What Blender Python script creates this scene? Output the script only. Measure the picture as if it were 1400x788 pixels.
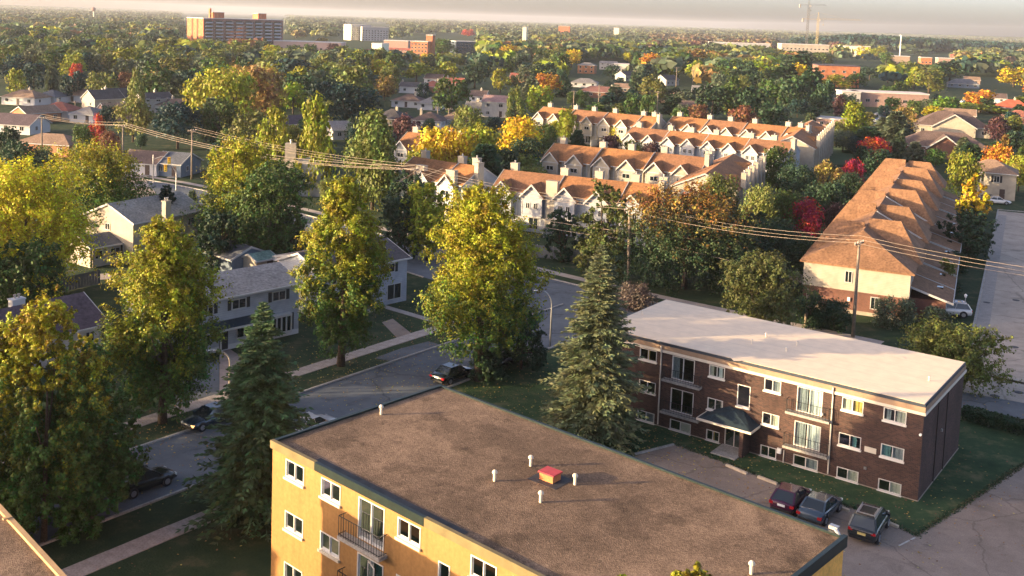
import bpy, math, random
import numpy as np
from mathutils import Vector, Matrix
for o in list(bpy.data.objects): bpy.data.objects.remove(o)
S = bpy.context.scene
COL = S.collection
# ------------------------------------------------------------------ camera
F_PX, PITCH, ROLL, CAM_H, CX, CY = 1420.43, 0.0976, 0.0314, 33.713, -82.78, -230.53
cd = bpy.data.cameras.new('camera'); cam = bpy.data.objects.new('camera', cd); COL.objects.link(cam)
cd.sensor_width = 36.0; cd.lens = F_PX / 1400 * 36
cd.shift_x = -CX / 1400; cd.shift_y = CY / 1400
cd.clip_start = 0.5; cd.clip_end = 40000
cam.matrix_world = Matrix.Translation((0, 0, CAM_H)) @ Matrix.Rotation(math.pi/2 - PITCH, 4, 'X') @ Matrix.Rotation(ROLL, 4, 'Z')
S.camera = cam
# ------------------------------------------------------------------ light
SUN_AZ, SUN_EL = math.radians(8.8), math.radians(8.5)      # direction in which the light travels, height of the sun
Wd = bpy.data.worlds.new('World'); S.world = Wd; Wd.use_nodes = True
wn = Wd.node_tree.nodes; wl = Wd.node_tree.links
bg = wn['Background']
sky = wn.new('ShaderNodeTexSky'); sky.sky_type = 'NISHITA'; sky.sun_disc = False
sky.sun_elevation = SUN_EL
to_sun = Vector((-math.cos(SUN_EL)*math.cos(SUN_AZ), -math.cos(SUN_EL)*math.sin(SUN_AZ), math.sin(SUN_EL)))
sky.sun_rotation = math.atan2(to_sun.x, to_sun.y)
sky.altitude = 300; sky.air_density = 0.5; sky.dust_density = 3.2; sky.ozone_density = 0.35
tint = wn.new('ShaderNodeMixRGB'); tint.blend_type = 'MULTIPLY'; tint.inputs[0].default_value = 1; tint.inputs[2].default_value = (1.03, .945, .97, 1)
wl.new(sky.outputs[0], tint.inputs[1]); wl.new(tint.outputs[0], bg.inputs[0]); bg.inputs[1].default_value = 0.118
sl = bpy.data.lights.new('sun', 'SUN'); sun = bpy.data.objects.new('sun', sl); COL.objects.link(sun)
sl.energy = 3.3; sl.angle = math.radians(0.5); sl.color = (1.0, 0.73, 0.4)
sun.rotation_euler = (-to_sun).to_track_quat('-Z', 'Y').to_euler()
S.view_settings.view_transform = 'Standard'; S.view_settings.look = 'None'
S.view_settings.exposure = 2.27; S.view_settings.gamma = 1.0
S.cycles.max_bounces = 6; S.cycles.diffuse_bounces = 3; S.cycles.glossy_bounces = 3
S.cycles.transparent_max_bounces = 12; S.cycles.volume_bounces = 0
S.cycles.use_denoising = True
# ------------------------------------------------------------------ photograph pixels (1400 wide) <-> places
def ray(u, v):
    a = u - 700 - CX; b = v - 394 - CY
    x = (a*math.cos(ROLL) + b*math.sin(ROLL)) / F_PX; y = (a*math.sin(ROLL) - b*math.cos(ROLL)) / F_PX
    return Vector((x, math.cos(PITCH) + y*math.sin(PITCH), -math.sin(PITCH) + y*math.cos(PITCH)))
def G(u, v, z=0.0):
    d = ray(u, v); t = (z - CAM_H) / d.z
    return Vector((d.x*t, d.y*t, z))
def D(u, v, Y):
    d = ray(u, v); t = Y / d.y
    return Vector((d.x*t, Y, CAM_H + d.z*t))
def P(q):
    d = Vector(q) - Vector((0, 0, CAM_H))
    fw = d.y*math.cos(PITCH) - d.z*math.sin(PITCH); up = d.y*math.sin(PITCH) + d.z*math.cos(PITCH)
    a = F_PX*d.x/fw; b = F_PX*up/fw
    return (700 + CX + a*math.cos(ROLL) + b*math.sin(ROLL), 394 + CY + a*math.sin(ROLL) - b*math.cos(ROLL))
# ------------------------------------------------------------------ object kit
def thing(name, label, cat, loc=(0, 0, 0), rz=0.0, group=None):
    o = bpy.data.objects.new(name, None); COL.objects.link(o)
    o.location = loc; o.rotation_euler = (0, 0, rz); o.empty_display_size = 0.5
    o['label'] = label; o['category'] = cat
    if group: o['group'] = group
    return o
def link(name, me, parent=None, loc=None, rz=0.0):
    o = bpy.data.objects.new(name, me); COL.objects.link(o)
    if parent is not None: o.parent = parent
    if loc is not None: o.location = loc
    if rz: o.rotation_euler = (0, 0, rz)
    return o
def copy_tree(o, parent=None):
    c = o.copy(); COL.objects.link(c); c.parent = parent
    for ch in list(o.children): copy_tree(ch, c)
    return c
class MB:
    def __init__(s): s.v = []; s.f = []; s.mi = []; s.cur = 0
    def q(s, *pts):
        n = len(s.v); s.v += [tuple(p) for p in pts]; s.f.append(tuple(range(n, n+len(pts)))); s.mi.append(s.cur); return s
    def hexa(s, p):      # 8 points: bottom ring, top ring (counter-clockwise from above)
        n = len(s.v); s.v += [tuple(x) for x in p]
        for f in ((3, 2, 1, 0), (4, 5, 6, 7), (0, 1, 5, 4), (1, 2, 6, 5), (2, 3, 7, 6), (3, 0, 4, 7)):
            s.f.append(tuple(n+i for i in f)); s.mi.append(s.cur)
        return s
    def box(s, x0, x1, y0, y1, z0, z1):
        return s.hexa([(x0, y0, z0), (x1, y0, z0), (x1, y1, z0), (x0, y1, z0), (x0, y0, z1), (x1, y0, z1), (x1, y1, z1), (x0, y1, z1)])
    def bar(s, a, b, w, h=None):
        a = Vector(a); b = Vector(b); h = h or w; d = (b-a).normalized()
        u = d.cross(Vector((0, 0, 1)))
        u = Vector((1, 0, 0)) if u.length < 1e-4 else u.normalized()
        t = u.cross(d).normalized(); u = u*w/2; t = t*h/2
        return s.hexa([a-u-t, b-u-t, b+u-t, a+u-t, a-u+t, b-u+t, b+u+t, a+u+t])
    def tube(s, pts, rad, n=8, cap=True):
        pts = [Vector(p) for p in pts]; base = len(s.v)
        rad = rad if hasattr(rad, '__len__') else [rad]*len(pts)
        for i, p in enumerate(pts):
            d = (pts[min(i+1, len(pts)-1)] - pts[max(i-1, 0)]).normalized()
            u = d.cross(Vector((0.13, 0.97, 0.21))).normalized(); t = d.cross(u)
            for k in range(n):
                a = 2*math.pi*k/n; s.v.append(tuple(p + (u*math.cos(a) + t*math.sin(a))*rad[i]))
        for i in range(len(pts)-1):
            for k in range(n):
                a = base+i*n+k; b = base+i*n+(k+1) % n
                s.f.append((a, b, b+n, a+n)); s.mi.append(s.cur)
        if cap:
            s.f.append(tuple(base+k for k in range(n))[::-1]); s.mi.append(s.cur)
            s.f.append(tuple(base+(len(pts)-1)*n+k for k in range(n))); s.mi.append(s.cur)
        return s
    def disc(s, c, ax, r, n=16, thick=0.02):
        c = Vector(c); ax = Vector(ax).normalized()
        return s.tube([c-ax*thick/2, c+ax*thick/2], r, n)
    def mesh(s, name, mats, smooth=False):
        me = bpy.data.meshes.new(name); me.from_pydata(s.v, [], s.f)
        for m in (mats if isinstance(mats, (list, tuple)) else [mats]): me.materials.append(m)
        me.polygons.foreach_set('material_index', s.mi)
        if smooth: me.polygons.foreach_set('use_smooth', [True]*len(s.f))
        me.update(); return me
    def build(s, name, mats, parent=None, loc=None, rz=0.0, smooth=False):
        return link(name, s.mesh(name, mats, smooth), parent, loc, rz)
def structure(o): o['kind'] = 'structure'; return o
def stuff(o): o['kind'] = 'stuff'; return o
# ------------------------------------------------------------------ materials
_M = {}
def new_mat(name):
    m = bpy.data.materials.new(name); m.use_nodes = True
    return m, m.node_tree.nodes, m.node_tree.links, m.node_tree.nodes['Principled BSDF']
def M(name, col=(.5, .5, .5), rough=.8, scale=0, amp=.25, metal=0, spec=.3, bump=0, scale2=0, col2=None, coord='Object', streak=0):
    """plain surface: base colour with two octaves of mottling and a little relief"""
    if name in _M: return _M[name]
    m, n, l, b = new_mat(name); _M[name] = m
    b.inputs['Roughness'].default_value = rough; b.inputs['Metallic'].default_value = metal
    b.inputs['Specular IOR Level'].default_value = spec; b.inputs['Base Color'].default_value = (*col, 1)
    if scale:
        tc = n.new('ShaderNodeTexCoord'); nz = n.new('ShaderNodeTexNoise'); nz.inputs['Scale'].default_value = scale
        nz.inputs['Detail'].default_value = 5; nz.inputs['Roughness'].default_value = .65
        l.new(tc.outputs[coord], nz.inputs['Vector'])
        rp = n.new('ShaderNodeValToRGB'); l.new(nz.outputs['Fac'], rp.inputs['Fac'])
        c0 = tuple(max(0, c*(1-amp)) for c in col); c1 = tuple(min(1, c*(1+amp)) for c in (col2 or col))
        rp.color_ramp.elements[0].color = (*c0, 1); rp.color_ramp.elements[1].color = (*c1, 1)
        rp.color_ramp.elements[0].position = .3; rp.color_ramp.elements[1].position = .7
        out = rp.outputs['Color']
        if scale2:
            n2 = n.new('ShaderNodeTexNoise'); n2.inputs['Scale'].default_value = scale2; n2.inputs['Detail'].default_value = 3
            l.new(tc.outputs[coord], n2.inputs['Vector'])
            mr = n.new('ShaderNodeMapRange'); l.new(n2.outputs['Fac'], mr.inputs['Value'])
            mr.inputs['From Min'].default_value = .3; mr.inputs['From Max'].default_value = .7
            mr.inputs['To Min'].default_value = 1-amp*1.3; mr.inputs['To Max'].default_value = 1+amp*.8
            mx = n.new('ShaderNodeMixRGB'); mx.blend_type = 'MULTIPLY'; mx.inputs[0].default_value = 1
            l.new(out, mx.inputs[1]); l.new(mr.outputs[0], mx.inputs[2]); out = mx.outputs[0]
        if streak:      # rain streaks: noise drawn out vertically
            mp = n.new('ShaderNodeMapping'); mp.inputs['Scale'].default_value = (2.2, 2.2, .12); l.new(tc.outputs[coord], mp.inputs[0])
            n3 = n.new('ShaderNodeTexNoise'); n3.inputs['Scale'].default_value = 1.6; n3.inputs['Detail'].default_value = 6; l.new(mp.outputs[0], n3.inputs['Vector'])
            mr = n.new('ShaderNodeMapRange'); l.new(n3.outputs['Fac'], mr.inputs['Value'])
            for k, x in zip(('From Min', 'From Max', 'To Min', 'To Max'), (.5, .75, 1, 1-streak)): mr.inputs[k].default_value = x
            mx = n.new('ShaderNodeMixRGB'); mx.blend_type = 'MULTIPLY'; mx.inputs[0].default_value = 1; l.new(out, mx.inputs[1]); l.new(mr.outputs[0], mx.inputs[2]); out = mx.outputs[0]
        l.new(out, b.inputs['Base Color'])
        if bump:
            bp = n.new('ShaderNodeBump'); bp.inputs['Strength'].default_value = bump; bp.inputs['Distance'].default_value = .05
            l.new((n2 if scale2 else nz).outputs['Fac'], bp.inputs['Height']); l.new(bp.outputs[0], b.inputs['Normal'])
    return m
def lines_mat(name, col, period, axis='Z', amp=.3, rough=.8, mottle=.15, width=.16):
    """lap siding or shingle courses: thin dark joints every `period` metres along an axis"""
    if name in _M: return _M[name]
    m, n, l, b = new_mat(name); _M[name] = m
    tc = n.new('ShaderNodeTexCoord'); sp = n.new('ShaderNodeSeparateXYZ'); l.new(tc.outputs['Object'], sp.inputs[0])
    mo = n.new('ShaderNodeMath'); mo.operation = 'FRACT'; dv = n.new('ShaderNodeMath'); dv.operation = 'DIVIDE'; dv.inputs[1].default_value = period
    l.new(sp.outputs[axis], dv.inputs[0]); l.new(dv.outputs[0], mo.inputs[0])
    lt = n.new('ShaderNodeMath'); lt.operation = 'LESS_THAN'; lt.inputs[1].default_value = width; l.new(mo.outputs[0], lt.inputs[0])
    nz = n.new('ShaderNodeTexNoise'); nz.inputs['Scale'].default_value = 1.1; nz.inputs['Detail'].default_value = 6; l.new(tc.outputs['Object'], nz.inputs['Vector'])
    rp = n.new('ShaderNodeValToRGB'); l.new(nz.outputs['Fac'], rp.inputs[0])
    rp.color_ramp.elements[0].position = .3; rp.color_ramp.elements[1].position = .7
    rp.color_ramp.elements[0].color = (*[c*(1-mottle) for c in col], 1); rp.color_ramp.elements[1].color = (*[min(1, c*(1+mottle)) for c in col], 1)
    mx = n.new('ShaderNodeMixRGB'); mx.inputs[2].default_value = (*[c*(1-amp) for c in col], 1)
    l.new(rp.outputs[0], mx.inputs[1]); l.new(lt.outputs[0], mx.inputs[0]); l.new(mx.outputs[0], b.inputs['Base Color'])
    b.inputs['Roughness'].default_value = rough; b.inputs['Specular IOR Level'].default_value = .25
    return m
def brick_mat(name, c1, c2, mortar, coordswap=False, bias=0.0):
    if name in _M: return _M[name]
    m, n, l, b = new_mat(name); _M[name] = m
    tc = n.new('ShaderNodeTexCoord'); sp = n.new('ShaderNodeSeparateXYZ'); cb = n.new('ShaderNodeCombineXYZ')
    l.new(tc.outputs['Object'], sp.inputs[0])
    ad = n.new('ShaderNodeMath'); l.new(sp.outputs['X'], ad.inputs[0]); l.new(sp.outputs['Y'], ad.inputs[1])
    l.new(ad.outputs[0], cb.inputs['X']); l.new(sp.outputs['Z'], cb.inputs['Y'])
    bt = n.new('ShaderNodeTexBrick'); l.new(cb.outputs[0], bt.inputs['Vector'])
    bt.inputs['Color1'].default_value = (*c1, 1); bt.inputs['Color2'].default_value = (*c2, 1); bt.inputs['Mortar'].default_value = (*mortar, 1)
    bt.inputs['Scale'].default_value = 1; bt.inputs['Brick Width'].default_value = .24; bt.inputs['Row Height'].default_value = .085
    bt.inputs['Mortar Size'].default_value = .007; bt.inputs['Bias'].default_value = bias
    nz = n.new('ShaderNodeTexNoise'); nz.inputs['Scale'].default_value = .5; nz.inputs['Detail'].default_value = 6; l.new(tc.outputs['Object'], nz.inputs['Vector'])
    mr = n.new('ShaderNodeMapRange'); l.new(nz.outputs['Fac'], mr.inputs['Value']); mr.inputs['From Min'].default_value = .3; mr.inputs['From Max'].default_value = .7
    mr.inputs['To Min'].default_value = .75; mr.inputs['To Max'].default_value = 1.25
    mx = n.new('ShaderNodeMixRGB'); mx.blend_type = 'MULTIPLY'; mx.inputs[0].default_value = 1
    l.new(bt.outputs['Color'], mx.inputs[1]); l.new(mr.outputs[0], mx.inputs[2]); l.new(mx.outputs[0], b.inputs['Base Color'])
    bp = n.new('ShaderNodeBump'); bp.inputs['Strength'].default_value = .4; bp.inputs['Distance'].default_value = .01; bp.invert = True
    l.new(bt.outputs['Fac'], bp.inputs['Height']); l.new(bp.outputs[0], b.inputs['Normal'])
    b.inputs['Roughness'].default_value = .85; b.inputs['Specular IOR Level'].default_value = .25
    return m
def gravel_mat(name, dark, light, patch=.16, speck=9.0):
    """ballasted flat roof: stone speckle, big worn patches and tar stains"""
    if name in _M: return _M[name]
    m, n, l, b = new_mat(name); _M[name] = m
    tc = n.new('ShaderNodeTexCoord')
    def noise(sc, det=4, ro=.6):
        z = n.new('ShaderNodeTexNoise'); z.inputs['Scale'].default_value = sc; z.inputs['Detail'].default_value = det; z.inputs['Roughness'].default_value = ro
        l.new(tc.outputs['Object'], z.inputs['Vector']); return z.outputs['Fac']
    vo = n.new('ShaderNodeTexVoronoi'); vo.inputs['Scale'].default_value = speck; l.new(tc.outputs['Object'], vo.inputs['Vector'])
    rp = n.new('ShaderNodeValToRGB'); rp.color_ramp.elements[0].color = (*dark, 1); rp.color_ramp.elements[1].color = (*light, 1)
    rp.color_ramp.elements[0].position = .15; rp.color_ramp.elements[1].position = .95
    sp = n.new('ShaderNodeSeparateXYZ'); l.new(vo.outputs['Color'], sp.inputs[0])
    l.new(sp.outputs[0], rp.inputs[0])
    out = rp.outputs[0]
    for sc, lo, hi, a0, a1 in ((patch, .35, .65, .6, 1.2), (patch*5, .3, .7, .8, 1.12), (.31, .52, .6, 1.0, .64), (1.1, .6, .7, 1.0, .66), (speck*.45, .3, .7, .76, 1.2)):
        mr = n.new('ShaderNodeMapRange'); l.new(noise(sc), mr.inputs['Value'])
        for k, x in zip(('From Min', 'From Max', 'To Min', 'To Max'), (lo, hi, a0, a1)): mr.inputs[k].default_value = x
        mx = n.new('ShaderNodeMixRGB'); mx.blend_type = 'MULTIPLY'; mx.inputs[0].default_value = 1
        l.new(out, mx.inputs[1]); l.new(mr.outputs[0], mx.inputs[2]); out = mx.outputs[0]
    l.new(out, b.inputs['Base Color']); b.inputs['Roughness'].default_value = .95; b.inputs['Specular IOR Level'].default_value = .15
    bp = n.new('ShaderNodeBump'); bp.inputs['Strength'].default_value = .6; bp.inputs['Distance'].default_value = .03
    l.new(vo.outputs['Distance'], bp.inputs['Height']); l.new(bp.outputs[0], b.inputs['Normal'])
    return m
def glass_mat(name='window_glass', tint=(.75, .85, .85), refl=.16):
    if name in _M: return _M[name]
    m, n, l, b = new_mat(name); _M[name] = m
    out = n['Material Output']; n.remove(b)
    t = n.new('ShaderNodeBsdfTransparent'); t.inputs[0].default_value = (*tint, 1)
    g = n.new('ShaderNodeBsdfGlossy'); g.inputs['Roughness'].default_value = .04; g.inputs[0].default_value = (.9, .95, 1, 1)
    lw = n.new('ShaderNodeFresnel'); lw.inputs['IOR'].default_value = 1.5
    ad = n.new('ShaderNodeMath'); ad.inputs[1].default_value = refl; ad.use_clamp = True; l.new(lw.outputs[0], ad.inputs[0])
    mx = n.new('ShaderNodeMixShader'); l.new(ad.outputs[0], mx.inputs[0]); l.new(t.outputs[0], mx.inputs[1]); l.new(g.outputs[0], mx.inputs[2])
    l.new(mx.outputs[0], out.inputs['Surface']); return m
def leaf_mat(name='foliage'):
    """leaf colour comes from the object's own colour; every leaf and every clump differs a little"""
    if name in _M: return _M[name]
    m, n, l, b = new_mat(name); _M[name] = m
    oi = n.new('ShaderNodeObjectInfo'); ge = n.new('ShaderNodeNewGeometry'); tc = n.new('ShaderNodeTexCoord')
    nz = n.new('ShaderNodeTexNoise'); nz.inputs['Scale'].default_value = .8; nz.inputs['Detail'].default_value = 3; l.new(tc.outputs['Object'], nz.inputs['Vector'])
    hs = n.new('ShaderNodeHueSaturation'); l.new(oi.outputs['Color'], hs.inputs['Color'])
    def mr(src, a, bb, lo=0., hi=1.):
        r = n.new('ShaderNodeMapRange'); l.new(src, r.inputs['Value']); r.inputs['From Min'].default_value = lo; r.inputs['From Max'].default_value = hi
        r.inputs['To Min'].default_value = a; r.inputs['To Max'].default_value = bb; return r.outputs[0]
    h = n.new('ShaderNodeMath'); l.new(mr(ge.outputs['Random Per Island'], -.028, .028), h.inputs[0]); l.new(mr(nz.outputs['Fac'], .455, .545, .3, .7), h.inputs[1])
    l.new(h.outputs[0], hs.inputs['Hue'])
    v = n.new('ShaderNodeMath'); v.operation = 'MULTIPLY'; l.new(mr(ge.outputs['Random Per Island'], .6, 1.5), v.inputs[0]); l.new(mr(nz.outputs['Fac'], .8, 1.2, .3, .7), v.inputs[1])
    l.new(v.outputs[0], hs.inputs['Value'])
    l.new(hs.outputs[0], b.inputs['Base Color']); b.inputs['Roughness'].default_value = .6; b.inputs['Specular IOR Level'].default_value = .25
    tr = n.new('ShaderNodeBsdfTranslucent'); l.new(hs.outputs[0], tr.inputs[0])
    mx = n.new('ShaderNodeMixShader'); mx.inputs[0].default_value = .22
    l.new(b.outputs[0], mx.inputs[1]); l.new(tr.outputs[0], mx.inputs[2]); l.new(mx.outputs[0], n['Material Output'].inputs['Surface'])
    return m
def paint(name, col, rough=.25):
    if name in _M: return _M[name]
    m, n, l, b = new_mat(name); _M[name] = m
    b.inputs['Base Color'].default_value = (*col, 1); b.inputs['Roughness'].default_value = rough
    b.inputs['Coat Weight'].default_value = .6; b.inputs['Coat Roughness'].default_value = .05; b.inputs['Metallic'].default_value = .2
    return m
BARK = M('bark', (.075, .055, .04), .95, 3, .4, bump=.5, scale2=14)
LEAF = leaf_mat()
GLASS = glass_mat()
DARKGLASS = M('dark_glass', (.012, .018, .022), .06, spec=.9)
WHITE = M('white_paint', (.78, .76, .72), .5, 2, .08)
CONC = M('concrete', (.34, .32, .29), .9, 1.3, .22, scale2=9)
METAL = M('galvanised_metal', (.42, .42, .42), .4, 4, .15, metal=.7)
BLACK = M('black_metal', (.02, .02, .022), .5)
WOODPOLE = M('weathered_pole_wood', (.21, .17, .13), .9, 2, .3, scale2=20)
rng = np.random.default_rng(7); random.seed(7)
# ================================================================== GROUND, ROADS
def asphalt_mat(name, base, crack=.25, cs=.22):
    if name in _M: return _M[name]
    m, n, l, b = new_mat(name); _M[name] = m
    tc = n.new('ShaderNodeTexCoord')
    def noise(sc, det=5, dist=0):
        z = n.new('ShaderNodeTexNoise'); z.inputs['Scale'].default_value = sc; z.inputs['Detail'].default_value = det; z.inputs['Roughness'].default_value = .65; z.inputs['Distortion'].default_value = dist
        l.new(tc.outputs['Object'], z.inputs['Vector']); return z
    col = n.new('ShaderNodeRGB'); col.outputs[0].default_value = (*base, 1); out = col.outputs[0]
    for sc, a0, a1, d in ((.08, .78, 1.2, 0), (.6, .86, 1.14, .5), (14, .8, 1.2, 0)):
        mr = n.new('ShaderNodeMapRange'); l.new(noise(sc, 5, d).outputs['Fac'], mr.inputs['Value'])
        for k, x in zip(('From Min', 'From Max', 'To Min', 'To Max'), (.3, .7, a0, a1)): mr.inputs[k].default_value = x
        mx = n.new('ShaderNodeMixRGB'); mx.blend_type = 'MULTIPLY'; mx.inputs[0].default_value = 1
        l.new(out, mx.inputs[1]); l.new(mr.outputs[0], mx.inputs[2]); out = mx.outputs[0]
    st = n.new('ShaderNodeMapRange'); l.new(noise(.33, 6, 1.2).outputs['Fac'], st.inputs['Value'])     # oil stains and old patches
    for k, x in zip(('From Min', 'From Max', 'To Min', 'To Max'), (.56, .68, 1, .68)): st.inputs[k].default_value = x
    mx = n.new('ShaderNodeMixRGB'); mx.blend_type = 'MULTIPLY'; mx.inputs[0].default_value = 1; l.new(out, mx.inputs[1]); l.new(st.outputs[0], mx.inputs[2]); out = mx.outputs[0]
    # cracks: wobbly cell edges
    wob = noise(.7, 3); add = n.new('ShaderNodeMixRGB'); add.blend_type = 'ADD'; add.inputs[0].default_value = 1.6
    l.new(tc.outputs['Object'], add.inputs[1]); l.new(wob.outputs['Color'], add.inputs[2])
    vo = n.new('ShaderNodeTexVoronoi'); vo.feature = 'DISTANCE_TO_EDGE'; vo.inputs['Scale'].default_value = cs; l.new(add.outputs[0], vo.inputs['Vector'])
    lt = n.new('ShaderNodeMapRange'); l.new(vo.outputs['Distance'], lt.inputs['Value'])
    for k, x in zip(('From Min', 'From Max', 'To Min', 'To Max'), (.002, .012, crack, 1)): lt.inputs[k].default_value = x
    mx = n.new('ShaderNodeMixRGB'); mx.blend_type = 'MULTIPLY'; mx.inputs[0].default_value = 1
    l.new(out, mx.inputs[1]); l.new(lt.outputs[0], mx.inputs[2])
    l.new(mx.outputs[0], b.inputs['Base Color']); b.inputs['Roughness'].default_value = .9; b.inputs['Specular IOR Level'].default_value = .2
    return m
ASPH = asphalt_mat('asphalt', (.115, .13, .145), .6, .09)
ASPH_LOT = asphalt_mat('worn_asphalt', (.28, .22, .175), .72, .12)
ROADC = asphalt_mat('pale_asphalt', (.37, .31, .25), .7, .08)
PAVE = M('pavement_concrete', (.36, .31, .27), .9, .8, .16, scale2=7)
def grass_mat(name, dark, mid, dry, sc=.35):
    if name in _M: return _M[name]
    m, n, l, b = new_mat(name); _M[name] = m
    tc = n.new('ShaderNodeTexCoord')
    z = n.new('ShaderNodeTexNoise'); z.inputs['Scale'].default_value = sc; z.inputs['Detail'].default_value = 8; z.inputs['Roughness'].default_value = .7
    l.new(tc.outputs['Object'], z.inputs['Vector'])
    rp = n.new('ShaderNodeValToRGB'); e = rp.color_ramp.elements
    e[0].position = .3; e[0].color = (*dark, 1); e[1].position = .68; e[1].color = (*dry, 1)
    x = e.new(.52); x.color = (*mid, 1)
    l.new(z.outputs['Fac'], rp.inputs[0]); l.new(rp.outputs[0], b.inputs['Base Color'])
    b.inputs['Roughness'].default_value = .95; b.inputs['Specular IOR Level'].default_value = .1
    z2 = n.new('ShaderNodeTexNoise'); z2.inputs['Scale'].default_value = 6; z2.inputs['Detail'].default_value = 4; l.new(tc.outputs['Object'], z2.inputs['Vector'])
    bp = n.new('ShaderNodeBump'); bp.inputs['Strength'].default_value = .8; bp.inputs['Distance'].default_value = .08; l.new(z2.outputs['Fac'], bp.inputs['Height']); l.new(bp.outputs[0], b.inputs['Normal'])
    return m
GRASS = grass_mat('grass', (.016, .036, .018), (.032, .052, .024), (.1, .09, .05))
LAWN = grass_mat('lawn', (.022, .048, .022), (.045, .08, .034), (.14, .13, .065), .5)
g = MB(); R0 = 16000
g.q((-R0, -600, 0), (R0, -600, 0), (R0, 24000, 0), (-R0, 24000, 0))
structure(g.build('ground', GRASS))
def sheet(name, pts, mat, z, kind='structure'):
    b = MB(); b.q(*[(p[0], p[1], z) for p in pts]); o = b.build(name, mat)
    me = o.data
    if me.polygons[0].normal.z < 0: me.flip_normals()
    o['kind'] = kind; return o
def offs(line, d):
    out = []
    for i, p in enumerate(line):
        a = Vector(line[max(i-1, 0)][:2]); c = Vector(line[min(i+1, len(line)-1)][:2]); t = (c-a).normalized()
        out.append(Vector((p[0]-t.y*d, p[1]+t.x*d)))
    return out
def strip(name, line, d0, d1, mat, z):
    a = offs(line, d0); c = offs(line, d1); b = MB()
    for i in range(len(line)-1): b.q((*a[i], z), (*a[i+1], z), (*c[i+1], z), (*c[i], z))
    o = b.build(name, mat)
    if o.data.polygons[0].normal.z < 0: o.data.flip_normals()
    return structure(o)
def kerb(line, d, name='kerb', h=.13, w=.2):
    a = offs(line, d-w/2); c = offs(line, d+w/2); b = MB()
    for i in range(len(line)-1):
        b.hexa([(*a[i], -.05), (*a[i+1], -.05), (*c[i+1], -.05), (*c[i], -.05), (*a[i], h), (*a[i+1], h), (*c[i+1], h), (*c[i], h)])
    return structure(b.build(name, CONC))
def smooth(pts, k=6):
    out = []; n = len(pts)
    for i in range(n-1):
        p0, p1, p2, p3 = [Vector(pts[min(max(j, 0), n-1)]) for j in (i-1, i, i+1, i+2)]
        for s in range(k):
            t = s/k; out.append(.5*((2*p1)+(p2-p0)*t+(2*p0-5*p1+4*p2-p3)*t*t+(3*p1-p0-3*p2+p3)*t**3))
    out.append(Vector(pts[-1])); return out
R1D = Vector((.644, .765)); R1N = Vector((-.765, .644))
R1O = Vector((-18.8, 75.9))
r1 = [R1O + R1D*t for t in (-75, -40, 0, 40, 62)]
strip('street', r1, -4.15, 4.15, ASPH, .004)
r1k = [R1O + R1D*t for t in (-75, -40, 0, 40, 56)]
kerb(r1k, 4.25); kerb(r1k, -4.25)
strip('pavement', r1k, 7.6, 9.2, PAVE, .006); strip('pavement', [R1O + R1D*t for t in (-75, -40, 0, 20)], -9.4, -7.8, PAVE, .006)
R2 = smooth([(140, 27), (100, 58), (61, 88), (13.8, 125), (-15, 154), (-57, 193), (-91, 207), (-180, 222), (-320, 240)], 5)
strip('street', R2, -6.2, 6.2, ASPH, .008)
r2a = [p for p in R2 if p.x < 45]; kerb(r2a, -6.3); strip('pavement', r2a, -10.2, -8.6, PAVE, .006)
kerb([p for p in R2 if p.x < 2], 6.3); kerb([p for p in R2 if 30 < p.x], 6.3)
strip('gutter', [p for p in R2 if p.x > 40], -5.9, -5.2, PAVE, .012)
# court on the right: pale carriageway with a gutter strip along its edge
c0 = Vector((49, 95.5)); cdv = Vector((.486, .874))
crt = [c0 + cdv*t for t in (0, 25, 60, 95, 117)]
strip('court_road', crt, 0, -26, ROADC, .012)
strip('gutter', [c0 + cdv*t for t in (22, 60, 95, 112)], -.1, -1.5, M('gutter_concrete', (.29, .26, .23), .9, 1, .15, scale2=6), .018)
kerb([c0 + cdv*t for t in (22, 60, 95, 118)], .1)
kerb([c0 + cdv*118, c0 + cdv*120 + Vector((26, -10))], 0)
# pavement slabs laid on their bed, as far as they can be told apart
k_ = MB(); k_.box(-.74, .74, -.79, .79, 0, .035); slab_me = k_.mesh('slab', PAVE)
ry = math.atan2(R1D.y, R1D.x)
for name_, side, t0, t1 in (('pavement_slabs', 8.4, -14, 48), ('pavement_slabs', -8.6, -30, 6)):
    bed = strip(name_, [R1O + R1D*t for t in (t0, t1)], side-.8, side+.8, CONC, .008)
    for i in range(int((t1-t0)/1.5)):
        q = R1O + R1D*(t0+.75+i*1.5) + R1N*side; s_ = link('slab', slab_me, bed, (q.x, q.y, .01 + .006*((i*7) % 3)), ry)
# parking court between the two apartment blocks
lot = [G(868, 624), G(924, 608), G(1000, 636), G(1060, 660), G(1160, 693), G(1215, 713), G(1252, 733), G(1325, 686), G(1400, 635), Vector((63, 92)), Vector((80, 60)), Vector((50, 20)), Vector((20, 40)), Vector((2.2, 60.5))]
sheet('car_park', lot, ASPH_LOT, .016)
b = MB(); b.bar((*G(865, 623).xy, .05), (*G(921, 609).xy, .05), .16, .2); structure(b.build('kerb', CONC))
b = MB(); b.bar((*G(1229, 746.6).xy, .02), (*G(1251, 735.5).xy, .02), .12, .012); structure(b.build('painted_line', M('worn_paint', (.5, .47, .42), .8, 5, .25)))
lawn_pts = [G(868, 623), G(924, 607), G(1252, 732), Vector((45.4, 78.9)), Vector((58, 90)), Vector((40, 104)), Vector((9, 118)), Vector((-2, 101)), Vector((-14, 84)), Vector((2, 61))]
sheet('lawn', lawn_pts, LAWN, .002)
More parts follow.
